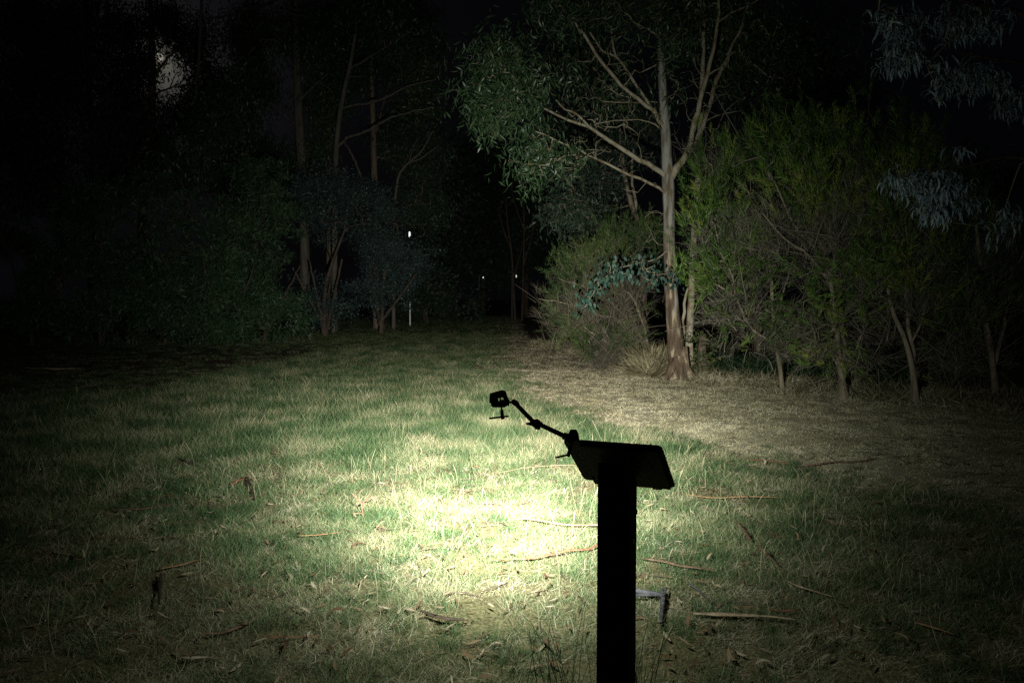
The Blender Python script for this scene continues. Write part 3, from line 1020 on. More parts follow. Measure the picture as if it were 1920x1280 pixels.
# ------------------------------------------------------------------ trees
def make_tree(name, label, cat, Y, trunk, limbs, blobs, ntar, seed, trunk_mat, limb_mat, twig_mat, leaf, group=None,
              base=None, tipr=.005, seg=.5, lift=.2, up_pen=.8, extra=None, sides=12, trunk_dy=0.0, rmax=.06, rough=.10, crown_name='crown', fol=None, bare=None, nbare=0, cluster=None):
    r = np.random.default_rng(seed)
    tp, trd = pxline(trunk, Y, trunk_dy)
    if base is None:
        b0 = tp[0].copy(); b0[2] = float(gh(b0[0], b0[1])) - .05
        if tp[0][2] > b0[2] + .15:
            tp = np.vstack([b0, tp]); trd = np.concatenate([[trd[0] * 1.25], trd])
        else:
            tp[0] = b0
    root = thing(name, (tp[0][0], tp[0][1], float(gh(tp[0][0], tp[0][1]))), label, cat, group)
    tp, trd = resample(tp, trd, .22)
    tb = Tubes(); tb.add(tp, trd, sides, rough=rough, seed=seed)
    obj('trunk', tb.mesh('trunk', trunk_mat), root)
    nodes = [tp[len(tp) // 3:]]
    for lm in limbs:
        pl, dy = lm[0], lm[1]
        y0 = Y + (lm[2] if len(lm) > 2 else 0)
        lp, lr = pxline(pl, y0, dy)
        lp, lr = resample(lp, lr, .18)
        lp[1:-1] += r.normal(size=(len(lp) - 2, 3)) * .012
        tb = Tubes(); tb.add(lp, lr, 8, rough=.08, seed=seed + len(nodes))
        obj('limb', tb.mesh('limb', limb_mat), root)
        nodes.append(lp[2:])
    nodes = np.concatenate(nodes)
    if blobs:
        T = in_blobs(blobs, ntar, r)
        if cluster:
            T = clustered(T, cluster[0], cluster[1], r)
        T[:, 2] = np.maximum(T[:, 2], gh(T[:, 0], T[:, 1]) + .12)
        tb = Tubes()
        TT = np.concatenate([T, in_blobs(bare, nbare, r)]) if bare else T
        for q, rr in grow(nodes, TT, r, seg, tipr, lift, up_pen, rmax):
            tb.add(q, rr, 4)
        me = tb.mesh('branches', twig_mat)
        if 'v' not in me.attributes:
            at = me.attributes.new('v', 'FLOAT', 'POINT'); at.data.foreach_set('value', r.random(len(me.vertices)).astype(np.float32))
        tag(obj('branches', me, root), kind='stuff')
        fol = fol or dict(per=40)
        if fol.get('plume'):
            me = plumes(crown_name, leaf, T, fol['per'], r, T.mean(0) - np.array([0, 0, .7]))
        else:
            me = leafy(crown_name, leaf, T, rng=r, mid=T.mean(0), **fol)
        o = obj(crown_name, me, root)
        o['kind'] = 'stuff'
    return root


def tb_pts(pl, Y):
    return [P(a, c, Y) for a, c in pl]


Y0 = G(1270, 711)[1]
main = make_tree('gum_tree', 'tall pale gum tree forking into steep limbs behind the sign', 'tree', Y0,
    [(1274, 712, 30), (1273, 696, 21), (1270, 676, 17), (1266, 640, 14.5), (1262, 600, 13), (1258, 540, 12), (1255, 470, 11.3), (1254, 400, 11), (1253, 345, 11.5), (1250, 290, 9), (1247, 240, 8.5), (1243, 180, 8), (1240, 120, 7.2), (1238, 60, 6), (1233, 0, 5.2), (1230, -90, 4), (1226, -190, 2)],
    [([(1250, 332, 5.5), (1225, 313, 4.6), (1200, 300, 4.2), (1160, 275, 3.8), (1125, 250, 3.4), (1105, 238, 3), (1065, 225, 2.5), (1030, 208, 2.2), (1000, 195, 1.8), (965, 178, 1.4)], -1.6),
     ([(1105, 238, 2.2), (1080, 215, 1.9), (1060, 205, 1.6), (1043, 188, 1.2)], .4, -1.0),
     ([(1245, 243, 4.4), (1235, 225, 4.0), (1224, 208, 3.8), (1180, 175, 3.4), (1150, 145, 3.2), (1120, 105, 3), (1095, 65, 2.6), (1070, 35, 2.2), (1045, 5, 1.8), (1025, -30, 1.2)], -1.0),
     ([(1227, 212, 3.2), (1205, 178, 2.8), (1180, 140, 2.6), (1155, 107, 2.4), (1130, 95, 2), (1105, 60, 1.7), (1085, 45, 1.3)], .8, -.2),
     ([(1155, 107, 2), (1147, 75, 1.7), (1147, 30, 1.4), (1143, -10, 1)], .3, .2),
     ([(1250, 362, 3.4), (1235, 352, 3.0), (1200, 335, 2.6), (1160, 318, 2.3), (1120, 298, 2), (1080, 280, 1.7), (1040, 262, 1.4), (1005, 247, 1.0)], -1.8),
     ([(1254, 340, 8), (1264, 322, 7), (1277, 303, 6), (1293, 275, 5.5), (1303, 230, 5), (1312, 190, 4.6), (1325, 140, 4), (1338, 90, 3.5), (1345, 40, 3), (1347, 10, 2.4), (1350, -60, 1.5)], -.6),
     ([(1277, 303, 5), (1290, 285, 5.2), (1303, 268, 5), (1318, 235, 4.5), (1330, 200, 4), (1345, 150, 3.6), (1360, 115, 3.2), (1380, 70, 2.8), (1395, 30, 2.3), (1408, -10, 1.8), (1420, -70, 1)], .9),
     ([(1344, 44, 2), (1370, 25, 1.6), (1405, 10, 1.3), (1440, -8, 1)], .3, -.6),
     ([(1327, 142, 1.8), (1350, 125, 1.6), (1375, 98, 1.2)], .3, -.4),
     ([(1237, 70, 2.2), (1222, 58, 1.9), (1205, 50, 1.5), (1188, 42, 1.1)], -.3),
     ([(1236, 240, 1.5), (1215, 228, 1.2), (1170, 225, 1), (1120, 232, .7)], -.5),
     ([(1232, 192, 1.3), (1180, 192, 1.1), (1130, 190, .8)], -.4)],
    [(940, 125, 48, 55, Y0 - 2.0, 1.6), (905, 180, 32, 45, Y0 - 2.0, 1.4), (985, 165, 55, 60, Y0 - 1.8, 1.0), (930, 222, 38, 18, Y0 - 1.8, .8),
     (1050, 10, 65, 28, Y0 - 1, 1.2), (1150, 5, 60, 30, Y0, .9), (1235, 20, 60, 40, Y0, .9), (1258, 75, 25, 50, Y0 - .8, .8), (1260, 138, 18, 18, Y0 - .8, 1.2), (1335, 5, 55, 35, Y0, .8),
     (1120, 150, 90, 80, Y0 + .6, .22), (1040, 265, 70, 40, Y0 - 1.5, .35), (1010, 300, 50, 45, Y0 - 1.2, .5), (1330, 110, 60, 80, Y0 + .4, .25)],
    560, 11, 'bark_main', 'bark_limb', 'bark_limb', 'leaf_gum', tipr=.0036, seg=.45, cluster=(3, .16),
    fol=dict(per=27, L=(.09, .17), W=.16, clump=.15, bias=(0, 0, -.9), spread=.6, style='sickle', squash=1.2), bare=[(1150, 230, 110, 70, Y0 - .3, 1), (1080, 290, 90, 40, Y0 - 1.2, 1.2), (1190, 320, 60, 50, Y0 - .3, 1), (1280, 190, 50, 80, Y0 + .2, .8), (1170, 120, 80, 60, Y0, .8), (1330, 180, 50, 80, Y0 + .3, .8), (1230, 430, 40, 50, Y0, .7)], nbare=260)
# buttress roots beside the trunk
for pl in ([(1285, 650, 5), (1284, 676, 7), (1288, 694, 9), (1296, 706, 8), (1306, 716, 5)], [(1265, 672, 8), (1258, 692, 8), (1250, 706, 6), (1244, 716, 3)], [(1276, 668, 9), (1277, 690, 11), (1281, 706, 9), (1284, 718, 5)]):
    lp, lr = resample(*pxline(pl, Y0 - .15, -.12), .1)
    lp[-1][2] = float(gh(lp[-1][0], lp[-1][1])) - .05
    tb = Tubes(); tb.add(lp, lr, 9, rough=.14); obj('root', tb.mesh('root', 'bark_main'), main)
# hanging juvenile shoots with round blue-green leaves
r = np.random.default_rng(77)
sh = [(1250, 470, 1.6), (1232, 485, 1.4), (1205, 492, 1.2), (1170, 500, 1.1), (1140, 515, 1), (1115, 545, .8), (1098, 575, .6)]
lp, lr = resample(*pxline(sh, Y0 - .3, -1.5), .2)
tb = Tubes(); tb.add(lp, lr, 6); shoot_o = obj('shoot', tb.mesh('shoot', 'bark_limb'), main)
T = in_blobs([(1150, 508, 40, 22, Y0 - 1.5, 1), (1102, 565, 18, 26, Y0 - 1.7, 1.3), (1125, 530, 25, 18, Y0 - 1.6, 1.2), (1190, 488, 25, 22, Y0 - 1.2, .8), (1228, 515, 26, 26, Y0 - .9, 1.2), (1262, 522, 16, 26, Y0 - .8, 1.3)], 60, r)
tb = Tubes()
for q, rr in grow(lp, T, r, .2, .003, .1, .2, .02):
    tb.add(q, rr, 4)
tag(obj('shoot_twigs', tb.mesh('shoot_twigs', 'bark_limb'), shoot_o), kind='stuff')
o = obj('shoot_leaves', leafy('shoot_leaves', 'leaf_gum_teal', T, 7, r, L=(.07, .12), W=.5, clump=.09, bias=(0, 0, -1.2), spread=.4), shoot_o)
o['kind'] = 'stuff'; o['label'] = 'round blue-green juvenile leaves hanging beside the trunk'

Yb = Y0 + .55
make_tree('gum_tree', 'slim pale gum stem close behind the tall gum', 'tree', Yb,
    [(1306, 712, 12), (1299, 696, 9), (1293, 670, 7.5), (1293, 620, 6.5), (1296, 560, 6), (1298, 500, 6), (1302, 430, 5.8), (1307, 350, 5.4), (1311, 280, 5), (1314, 200, 4.5), (1318, 120, 4), (1320, 20, 3.2), (1322, -80, 2)],
    [([(1282, 690, 4), (1279, 660, 3.6), (1281, 620, 3.2), (1283, 570, 2.8), (1290, 540, 2)], .2, -.1), ([(1313, 240, 1.6), (1330, 222, 1.3), (1355, 214, 1), (1390, 208, .7)], .5)],
    [(1400, 60, 90, 60, Y0 + 2.2, 1), (1330, 60, 60, 60, Y0 + 1.6, .7), (1470, 110, 70, 60, Y0 + 2.5, .6)], 160, 12, 'bark_limb', 'bark_limb', 'bark_brown', 'leaf_gum', tipr=.005,
    fol=dict(per=30, L=(.10, .18), W=.18, clump=.26, bias=(0, 0, -.9), spread=.6, style='sickle'))

# darker gums behind
Y1 = Y0 + 7
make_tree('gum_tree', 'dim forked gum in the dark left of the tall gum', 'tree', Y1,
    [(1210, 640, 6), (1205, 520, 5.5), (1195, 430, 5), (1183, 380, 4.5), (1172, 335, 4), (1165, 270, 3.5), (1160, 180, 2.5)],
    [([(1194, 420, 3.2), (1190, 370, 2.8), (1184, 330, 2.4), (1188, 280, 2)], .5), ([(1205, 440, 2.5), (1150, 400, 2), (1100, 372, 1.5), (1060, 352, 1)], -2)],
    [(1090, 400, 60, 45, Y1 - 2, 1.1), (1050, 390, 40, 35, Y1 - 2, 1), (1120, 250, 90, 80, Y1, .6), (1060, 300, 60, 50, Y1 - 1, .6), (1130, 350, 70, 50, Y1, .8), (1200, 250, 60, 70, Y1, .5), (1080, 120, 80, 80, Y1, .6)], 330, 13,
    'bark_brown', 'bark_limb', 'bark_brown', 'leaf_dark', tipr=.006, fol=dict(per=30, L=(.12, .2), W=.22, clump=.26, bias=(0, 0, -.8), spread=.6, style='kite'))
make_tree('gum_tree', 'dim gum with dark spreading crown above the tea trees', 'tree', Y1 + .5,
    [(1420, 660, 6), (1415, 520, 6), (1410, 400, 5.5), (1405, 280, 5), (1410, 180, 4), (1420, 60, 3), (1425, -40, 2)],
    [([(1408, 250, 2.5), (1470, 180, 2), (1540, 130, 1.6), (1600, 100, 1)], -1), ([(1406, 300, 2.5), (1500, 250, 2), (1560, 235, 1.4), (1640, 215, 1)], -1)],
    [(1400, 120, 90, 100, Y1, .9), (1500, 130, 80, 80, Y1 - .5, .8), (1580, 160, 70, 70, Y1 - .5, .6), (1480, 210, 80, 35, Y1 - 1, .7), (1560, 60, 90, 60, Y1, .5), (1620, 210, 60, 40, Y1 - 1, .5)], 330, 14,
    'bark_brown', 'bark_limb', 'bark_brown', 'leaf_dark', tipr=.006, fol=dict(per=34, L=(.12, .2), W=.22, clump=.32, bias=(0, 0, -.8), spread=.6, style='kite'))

# ------------------------------------------------------------------ tea trees on the right
TEA = dict(plume=True, per=52)


leaf_mat('twig_dim', ((0, (.03, .026, .017)), (.5, (.075, .066, .045)), (1, (.15, .13, .09))), .8, .2, 0)  # twig_grey dimmed in colour so the rounded bush looks less lit


def tea_tree(label, Y, trunk, limbs, blobs, ntar, seed, twig_blobs, ntw, name='tea_tree', fol=None, dy=0.0, leaf='leaf_tea', twig='twig_grey'):
    slim = lambda pl: [(a, c, w * .8) for a, c, w in pl]
    trunk = slim(trunk)
    limbs = [(slim(lm[0]),) + tuple(lm[1:]) for lm in limbs]
    blobs = list(blobs) + [(b[0], b[1], b[2], b[3], b[4], .22) for b in twig_blobs]
    ntar = int(ntar * 1.2)
    root = make_tree(name, label, 'tea tree' if name == 'tea_tree' else 'shrub', Y, trunk, limbs, blobs, ntar, seed, 'bark_tea', 'bark_tea', twig, leaf,
                     group='tea trees along the edge of the clearing', tipr=.0042, seg=.28, lift=.12, up_pen=1.2, rmax=.03, fol=fol or TEA, rough=.16, cluster=(9, .19))
    r = np.random.default_rng(seed + 500)
    T = in_blobs(twig_blobs, ntw, r)
    T[:, 2] = np.maximum(T[:, 2], gh(T[:, 0], T[:, 1]) + .05)
    T = clustered(T, 7, .2, r)
    me = plumes('twigs', twig, T, 24, r, T.mean(0) - np.array([0, 0, .8]), ln=(.3, .75), L=(.12, .32), W=.026, up=.45, out=.6, wild=.45, fan=.45, lat=.03)
    o = obj('dead_twigs', me, root)
    o['kind'] = 'stuff'
    # a few longer bare twigs
    tb = Tubes()
    k = ntw // 3
    Q = T[r.choice(len(T), k)]
    for q in Q:
        d = unit(np.array([0, 0, .5]) + r.normal(size=3) * .7)
        ln = r.uniform(.35, .9)
        t = np.linspace(0, 1, 5)[:, None]
        tb.add(q + d * t * ln + r.normal(size=3) * .15 * t ** 2, np.linspace(.007, .002, 5), 4)
    me = tb.mesh('bare_twigs', twig)
    at = me.attributes.new('v', 'FLOAT', 'POINT'); at.data.foreach_set('value', (.5 + .5 * r.random(len(me.vertices))).astype(np.float32))
    tag(obj('bare_twigs', me, root), kind='stuff')
    return root


Ya = G(1467, 726)[1]
tea_tree('slender tea tree on a thin pale leaning trunk', Ya,
    [(1468, 728, 6), (1464, 700, 5), (1459, 670, 5), (1456, 650, 5.2), (1452, 615, 4.6), (1448, 570, 4), (1446, 520, 3.6), (1440, 480, 3), (1425, 440, 2.5), (1410, 390, 1.8)],
    [([(1456, 648, 4), (1440, 636, 3.4), (1420, 626, 3.2), (1405, 612, 3), (1392, 585, 2.8), (1380, 560, 2.5), (1362, 545, 2), (1335, 530, 1.4)], -.7),
     ([(1453, 620, 3), (1462, 590, 2.6), (1466, 555, 2.3), (1475, 520, 1.8), (1490, 480, 1.3)], .4),
     ([(1380, 560, 2), (1375, 520, 1.8), (1350, 470, 1.5), (1340, 420, 1.2)], -.2, -.6), ([(1425, 440, 2), (1380, 400, 1.6), (1345, 350, 1.3), (1335, 310, 1)], -.3)],
    [(1335, 300, 32, 45, Ya, 1.1), (1370, 335, 40, 50, Ya, .8), (1340, 395, 45, 50, Ya - .5, 1.5), (1318, 520, 34, 38, Ya - .7, 1.6), (1385, 430, 55, 55, Ya - .3, .8), (1420, 300, 50, 50, Ya + .3, 1), (1430, 600, 45, 28, Ya - .4, .6)],
    430, 21, [(1350, 330, 50, 50, Ya, .5), (1340, 450, 50, 60, Ya - .6, .9), (1400, 470, 70, 70, Ya - .2, 1), (1370, 590, 80, 50, Ya - .5, 1), (1450, 620, 50, 45, Ya - .1, 1)], 330)
Yc = G(1580, 738)[1]
tea_tree('broad tea tree with several stems and bright green tips', Yc,
    [(1582, 741, 14), (1580, 722, 10), (1576, 700, 8.5), (1572, 660, 7), (1568, 620, 6), (1564, 570, 5), (1556, 520, 4.2), (1540, 460, 3.4), (1520, 400, 2.6), (1500, 340, 1.8)],
    [([(1578, 705, 6), (1584, 670, 5), (1580, 620, 4.5), (1572, 570, 4), (1565, 490, 3.4), (1562, 420, 2.8), (1560, 340, 2)], .6),
     ([(1556, 525, 3.4), (1530, 500, 3), (1505, 470, 2.8), (1480, 455, 2.4), (1455, 430, 2), (1430, 400, 1.3)], -.6),
     ([(1540, 460, 2.8), (1500, 440, 2.6), (1480, 400, 2.2), (1460, 360, 1.7), (1440, 320, 1.1)], -.4),
     ([(1582, 690, 3.5), (1605, 660, 3), (1620, 620, 2.4), (1640, 570, 1.6)], .3), ([(1574, 690, 3), (1552, 660, 2.6), (1530, 640, 2), (1510, 632, 1.3)], -.4),
     ([(1565, 500, 2.4), (1600, 440, 2), (1625, 380, 1.6), (1640, 330, 1)], .2)],
    [(1480, 285, 75, 50, Yc, 1.2), (1560, 262, 75, 52, Yc + .2, 1.2), (1620, 300, 60, 60, Yc + .3, .9), (1510, 345, 80, 45, Yc - .3, .9), (1590, 500, 65, 25, Yc - .6, 1.3), (1550, 540, 45, 30, Yc - .6, 1), (1540, 600, 35, 35, Yc - .5, .8), (1620, 400, 50, 40, Yc, .6), (1450, 520, 40, 40, Yc - .4, .4)],
    560, 22, [(1480, 420, 80, 60, Yc - .2, 1), (1570, 400, 80, 60, Yc, 1), (1540, 480, 80, 50, Yc - .3, .8), (1620, 560, 70, 70, Yc, .9), (1600, 660, 70, 45, Yc - .1, .8), (1540, 640, 40, 50, Yc - .2, .8), (1640, 340, 40, 60, Yc, .7)], 420)
Yd = G(1716, 746)[1]
tea_tree('dim tea tree with crossing stems right of the broad one', Yd,
    [(1716, 749, 13), (1715, 730, 9), (1712, 700, 7), (1704, 660, 6), (1692, 625, 5), (1678, 595, 4.4), (1668, 560, 4), (1660, 510, 3.4), (1655, 450, 2.8), (1650, 380, 1.8)],
    [([(1714, 715, 6), (1716, 680, 5.5), (1708, 640, 5), (1702, 590, 4.4), (1698, 530, 3.8), (1695, 460, 3), (1702, 390, 2.2), (1710, 320, 1.4)], .5),
     ([(1710, 640, 3), (1730, 590, 2.6), (1745, 540, 2), (1760, 470, 1.4)], .3), ([(1660, 520, 2.4), (1635, 480, 2), (1610, 460, 1.4)], -.5)],
    [(1690, 300, 70, 70, Yd, 1), (1740, 350, 60, 80, Yd, .8), (1680, 420, 70, 50, Yd - .3, .8), (1740, 480, 60, 60, Yd, .7), (1660, 500, 50, 40, Yd - .4, .8)],
    380, 23, [(1700, 430, 80, 80, Yd, 1), (1730, 550, 70, 70, Yd, 1), (1670, 560, 60, 60, Yd - .2, .8), (1740, 660, 40, 50, Yd, .8)], 300)
Ye = G(1868, 752)[1]
tea_tree('nearly black tea tree at the far right edge', Ye,
    [(1868, 756, 12), (1866, 720, 8), (1858, 660, 6.5), (1846, 590, 5.5), (1838, 500, 4.2), (1830, 420, 3), (1828, 330, 2)],
    [([(1862, 690, 5), (1880, 620, 4), (1895, 540, 3.2), (1900, 450, 2.2)], .4)],
    [(1830, 400, 70, 90, Ye, 1), (1890, 460, 60, 110, Ye + .3, 1), (1810, 540, 50, 60, Ye, .7)], 240, 24, [(1850, 560, 70, 90, Ye, 1), (1830, 680, 60, 50, Ye, 1)], 160)
Yf = Y0 + 2.6
tea_tree('rounded tea tree bush left of the tall gum', Yf,
    [(1232, 690, 9), (1222, 670, 7), (1205, 640, 6), (1190, 610, 5), (1175, 570, 4.2), (1165, 530, 3.4), (1155, 480, 2.4)],
    [([(1225, 686, 4.5), (1200, 672, 4), (1175, 656, 3.5), (1150, 648, 3), (1120, 630, 2.2), (1095, 612, 1.4)], -1.4),
     ([(1222, 672, 4), (1210, 625, 3.4), (1198, 585, 3), (1180, 552, 2.4), (1165, 545, 1.6)], -.8),
     ([(1190, 610, 3), (1150, 570, 2.6), (1110, 545, 2), (1075, 530, 1.4), (1048, 522, .9)], -1.2), ([(1200, 640, 3), (1160, 600, 2.4), (1120, 590, 1.8), (1060, 568, 1.2), (1010, 560, .8)], -1.4),
     ([(1175, 570, 2.6), (1130, 510, 2), (1090, 480, 1.4)], -.4), ([(1165, 530, 2.4), (1200, 470, 2), (1220, 440, 1.4)], .2)],
    [(1110, 475, 50, 35, Yf - .4, 1.1), (1160, 455, 60, 35, Yf, 1), (1225, 460, 40, 40, Yf + .2, .8), (1060, 520, 35, 35, Yf - .6, 1), (1065, 580, 35, 40, Yf - .9, .8), (1085, 625, 40, 28, Yf - 1.1, .8), (1200, 440, 50, 28, Yf, .7), (1140, 640, 50, 28, Yf - 1.2, .5)],
    480, 25, [(1100, 520, 60, 50, Yf - .5, 1), (1090, 590, 60, 50, Yf - .9, 1.2), (1150, 600, 70, 60, Yf - .9, 1.2), (1180, 530, 60, 50, Yf - .2, .7), (1150, 660, 70, 30, Yf - 1.2, 1.2)], 520, name='tea_tree_bush', leaf='leaf_tea_dull', twig='twig_dim')

# ------------------------------------------------------------------ low plants at the edge
tr_ = np.random.default_rng(31)
c0 = G(1228, 707) + np.array([0, .05, 0])
k = 2800
T = np.stack([tr_.normal(size=k) * .13, tr_.normal(size=k) * .10, np.abs(tr_.normal(size=k)) * .06], -1) + c0 + np.array([0, .1, 0])
D, S = rand_frames(k, tr_, (0, -.05, 1.0), .55)
ln = tr_.uniform(.3, .85, k)
V, F, kk = sickles(T, D, S, np.stack([tr_.normal(size=k), tr_.normal(size=k), -np.ones(k)], -1) * .22, ln, ln * .018 + .004)
tag(obj('grass_tussock', mesh_np('grass_tussock', V, F, 'grass_straw', np.repeat(tr_.random(k) * .38, kk))), 'tall dry grass tussock against the foot of the tall gum', 'tussock')

k = 5200
rx = tr_.uniform(3.4, 7.2, k); ry = np.interp(rx, _be[:, 0], _be[:, 1]) + tr_.uniform(1.7, 3.8, k)
T = np.stack([rx, ry, gh(rx, ry) - .02], -1)
D, S = rand_frames(k, tr_, (0, 0, 1.0), .28)
ln = tr_.uniform(.5, 1.15, k)
V, F, kk = sickles(T, D, S, np.stack([tr_.normal(size=k), tr_.normal(size=k), -np.ones(k) * .6], -1) * .6, ln, ln * .012 + .008)
tag(obj('reeds', mesh_np('reeds', V, F, 'reed', np.repeat(tr_.random(k), kk))), 'dark strappy reeds in the ditch behind the tea trees', 'reeds', kind='stuff')

c0 = G(1622, 735) + np.array([0, .9, 0])
plant = thing('broadleaf_plant', (c0[0], c0[1], float(gh(c0[0], c0[1]))), 'small leafy plant with bright green leaves between two tea trees', 'plant')
T = np.stack([tr_.normal(size=14) * .16, tr_.normal(size=14) * .12, tr_.uniform(.15, .75, 14)], -1) + np.array(plant.location)
tb = Tubes()
for q in T:
    t = np.linspace(0, 1, 5)[:, None]
    tb.add(np.array(plant.location) * (1 - t) + q * t + np.array([0, 0, .1]) * (t * (1 - t)), np.linspace(.008, .003, 5), 5)
obj('stem', tb.mesh('stem', 'bark_brown'), plant)
tag(obj('leaves', leafy('leaves', 'broadleaf', T, 12, tr_, L=(.07, .13), W=.75, clump=.10, bias=(0, -.6, -.3), spread=.5), plant), kind='stuff')

c0 = G(1330, 718) + np.array([0.05, .75, 0])
stump = thing('ivy_stump', (c0[0], c0[1], float(gh(c0[0], c0[1]))), 'short broken stump overgrown with creeper right of the tall gum', 'stump')
tb = Tubes()
tb.add(np.array([[0, 0, -.1], [.01, 0, .2], [-.02, 0, .5], [.0, 0, .82], [.01, 0, .83]]) + np.array(stump.location), [.13, .10, .085, .06, .0], 9, rough=.2)
obj('trunk', tb.mesh('trunk', 'bark_shade'), stump)
T = np.stack([tr_.normal(size=60) * .12, tr_.normal(size=60) * .10 - .05, tr_.uniform(.02, .85, 60)], -1) + np.array(stump.location)
tag(obj('creeper', leafy('creeper', 'leaf_creeper', T, 11, tr_, L=(.04, .08), W=.7, clump=.07, bias=(0, -.7, -.5), spread=.5), stump), kind='stuff')

# ------------------------------------------------------------------ drooping gum at the upper right, trunk beyond the frame
Yg_ = 7.6
root_g = thing('drooping_gum', (5.9, 8.4, 0), 'gum with drooping blue-grey sickle leaves hanging in from the upper right', 'tree')
tb = Tubes()
tp, trd = resample(np.array([[5.9, 8.4, -.1], [5.95, 8.4, 1.5], [5.8, 8.35, 3.2], [5.9, 8.3, 5.2], [5.8, 8.2, 7.5]]), np.array([.2, .17, .14, .11, .05]), .2)
tb.add(tp, trd, 12, rough=.1); obj('trunk', tb.mesh('trunk', 'bark_pale'), root_g)
nodes = [tp[8:]]
for pl in ([(1995, 330, 5), (1930, 300, 3.5), (1880, 295, 2.8), (1820, 310, 2.2), (1760, 318, 1.8), (1705, 322, 1.2)],
           [(1990, 60, 5), (1900, 20, 4), (1830, 10, 3), (1760, -15, 2.5), (1700, -20, 2), (1655, -10, 1.3)],
           [(1990, 150, 4), (1920, 120, 3), (1860, 110, 2.2), (1800, 100, 1.5)], [(1860, 110, 2.2), (1862, 160, 1.5), (1850, 230, 1)]):
    lp, lr = resample(*pxline(pl, 8.2, -.7), .12)
    tb = Tubes(); tb.add(lp, lr, 7, rough=.06); obj('limb', tb.mesh('limb', 'bark_shade'), root_g); nodes.append(lp[1:])
dr = np.random.default_rng(41)
DB = [(1662, 8, 26, 18, Yg_, 1), (1690, 45, 40, 30, Yg_, 1.3), (1692, 92, 34, 26, Yg_, 1.3), (1688, 118, 28, 14, Yg_ - .1, 1.2), (1780, 48, 36, 32, Yg_ + .2, .9), (1850, 40, 40, 40, Yg_ + .4, .7), (1755, 120, 26, 16, Yg_ + .2, .8),
      (1754, 170, 9, 12, Yg_ + .1, 1.2), (1840, 150, 48, 34, Yg_ + .4, .8), (1895, 190, 26, 40, Yg_ + .5, .8), (1800, 140, 30, 25, Yg_ + .3, .6),
      (1700, 342, 26, 20, Yg_ - .1, 1.6), (1762, 350, 50, 30, Yg_, 1.5), (1760, 392, 40, 18, Yg_, 1.5), (1815, 375, 18, 30, Yg_ + .2, 1), (1790, 275, 12, 10, Yg_ + .1, 1.2), (1880, 420, 40, 60, Yg_ + .6, .4)]
T = in_blobs(DB, 270, dr)
tb = Tubes()
for q, rr in grow(np.concatenate(nodes), T, dr, .15, .0022, .1, .0, .012):
    tb.add(q, rr, 4)
tag(obj('branches', tb.mesh('branches', 'bark_brown'), root_g), kind='stuff')


def droop_leaf(seed):
    r = np.random.default_rng(seed)
    s = np.linspace(0, 1, 7)
    ang = np.linspace(R(20), R(r.uniform(-140, -100)), 7)
    x = np.concatenate([[0], np.cumsum(np.cos(ang[:-1]))]) / 6; z = np.concatenate([[0], np.cumsum(np.sin(ang[:-1]))]) / 6
    w = .052 * np.sin(np.pi * (s * .92 + .06)) ** .8
    V = np.concatenate([np.stack([x, w, z + .02 * s], -1), np.stack([x, -w, z + .02 * s], -1)])
    F = np.array([[i, i + 1, i + 8, i + 7] for i in range(6)])
    return mesh_np('leaf', V, F, 'leaf_glaucous', np.repeat(r.random(), 14), smooth=True)


LM = [droop_leaf(s) for s in range(12)]
allp, alls, allr = [], [], []
for q in T:
    for _ in range(8):
        allp.append(q + dr.normal(size=3) * np.array([.05, .06, .04])); alls.append(dr.uniform(.12, .20))
        allr.append((dr.normal() * .25, dr.normal() * .35 + .15, dr.random() * 6.283))
allp = np.array(allp)
order = np.argsort(np.linalg.norm(allp - np.array(LAMP_POS), axis=1))
VV, FF, vv, nv = [], [], [], 0
for rank, i in enumerate(order):
    me = LM[i % 12]
    M = Matrix.Translation(Vector(tuple(allp[i]))) @ (__import__('mathutils').Euler(allr[i]).to_matrix().to_4x4()) @ Matrix.Scale(alls[i], 4)
    if rank < 300:
        o = bpy.data.objects.new('leaf', me); COL.objects.link(o); o.parent = root_g
        o.matrix_parent_inverse = Matrix.Translation(-Vector(root_g.location))
        o.matrix_local = M if False else M
        o.matrix_basis = M
    else:
        co = np.empty(len(me.vertices) * 3, np.float32); me.vertices.foreach_get('co', co)
        A = np.array(M)
        VV.append(co.reshape(-1, 3) @ A[:3, :3].T + A[:3, 3]); FF.append(np.array([[k_, k_ + 1, k_ + 8, k_ + 7] for k_ in range(6)]) + nv); nv += 14; vv.append(np.full(14, dr.random()))
tag(obj('leaves', mesh_np('leaves', np.concatenate(VV), np.concatenate(FF), 'leaf_glaucous', np.concatenate(vv), smooth=True), root_g), kind='stuff')

# ------------------------------------------------------------------ left: shrubs in front, gums behind
SH = dict(per=70, L=(.12, .26), W=.20, clump=.15, bias=(0, -.1, .05), spread=.8, style='kite', squash=.7, outward=.4)


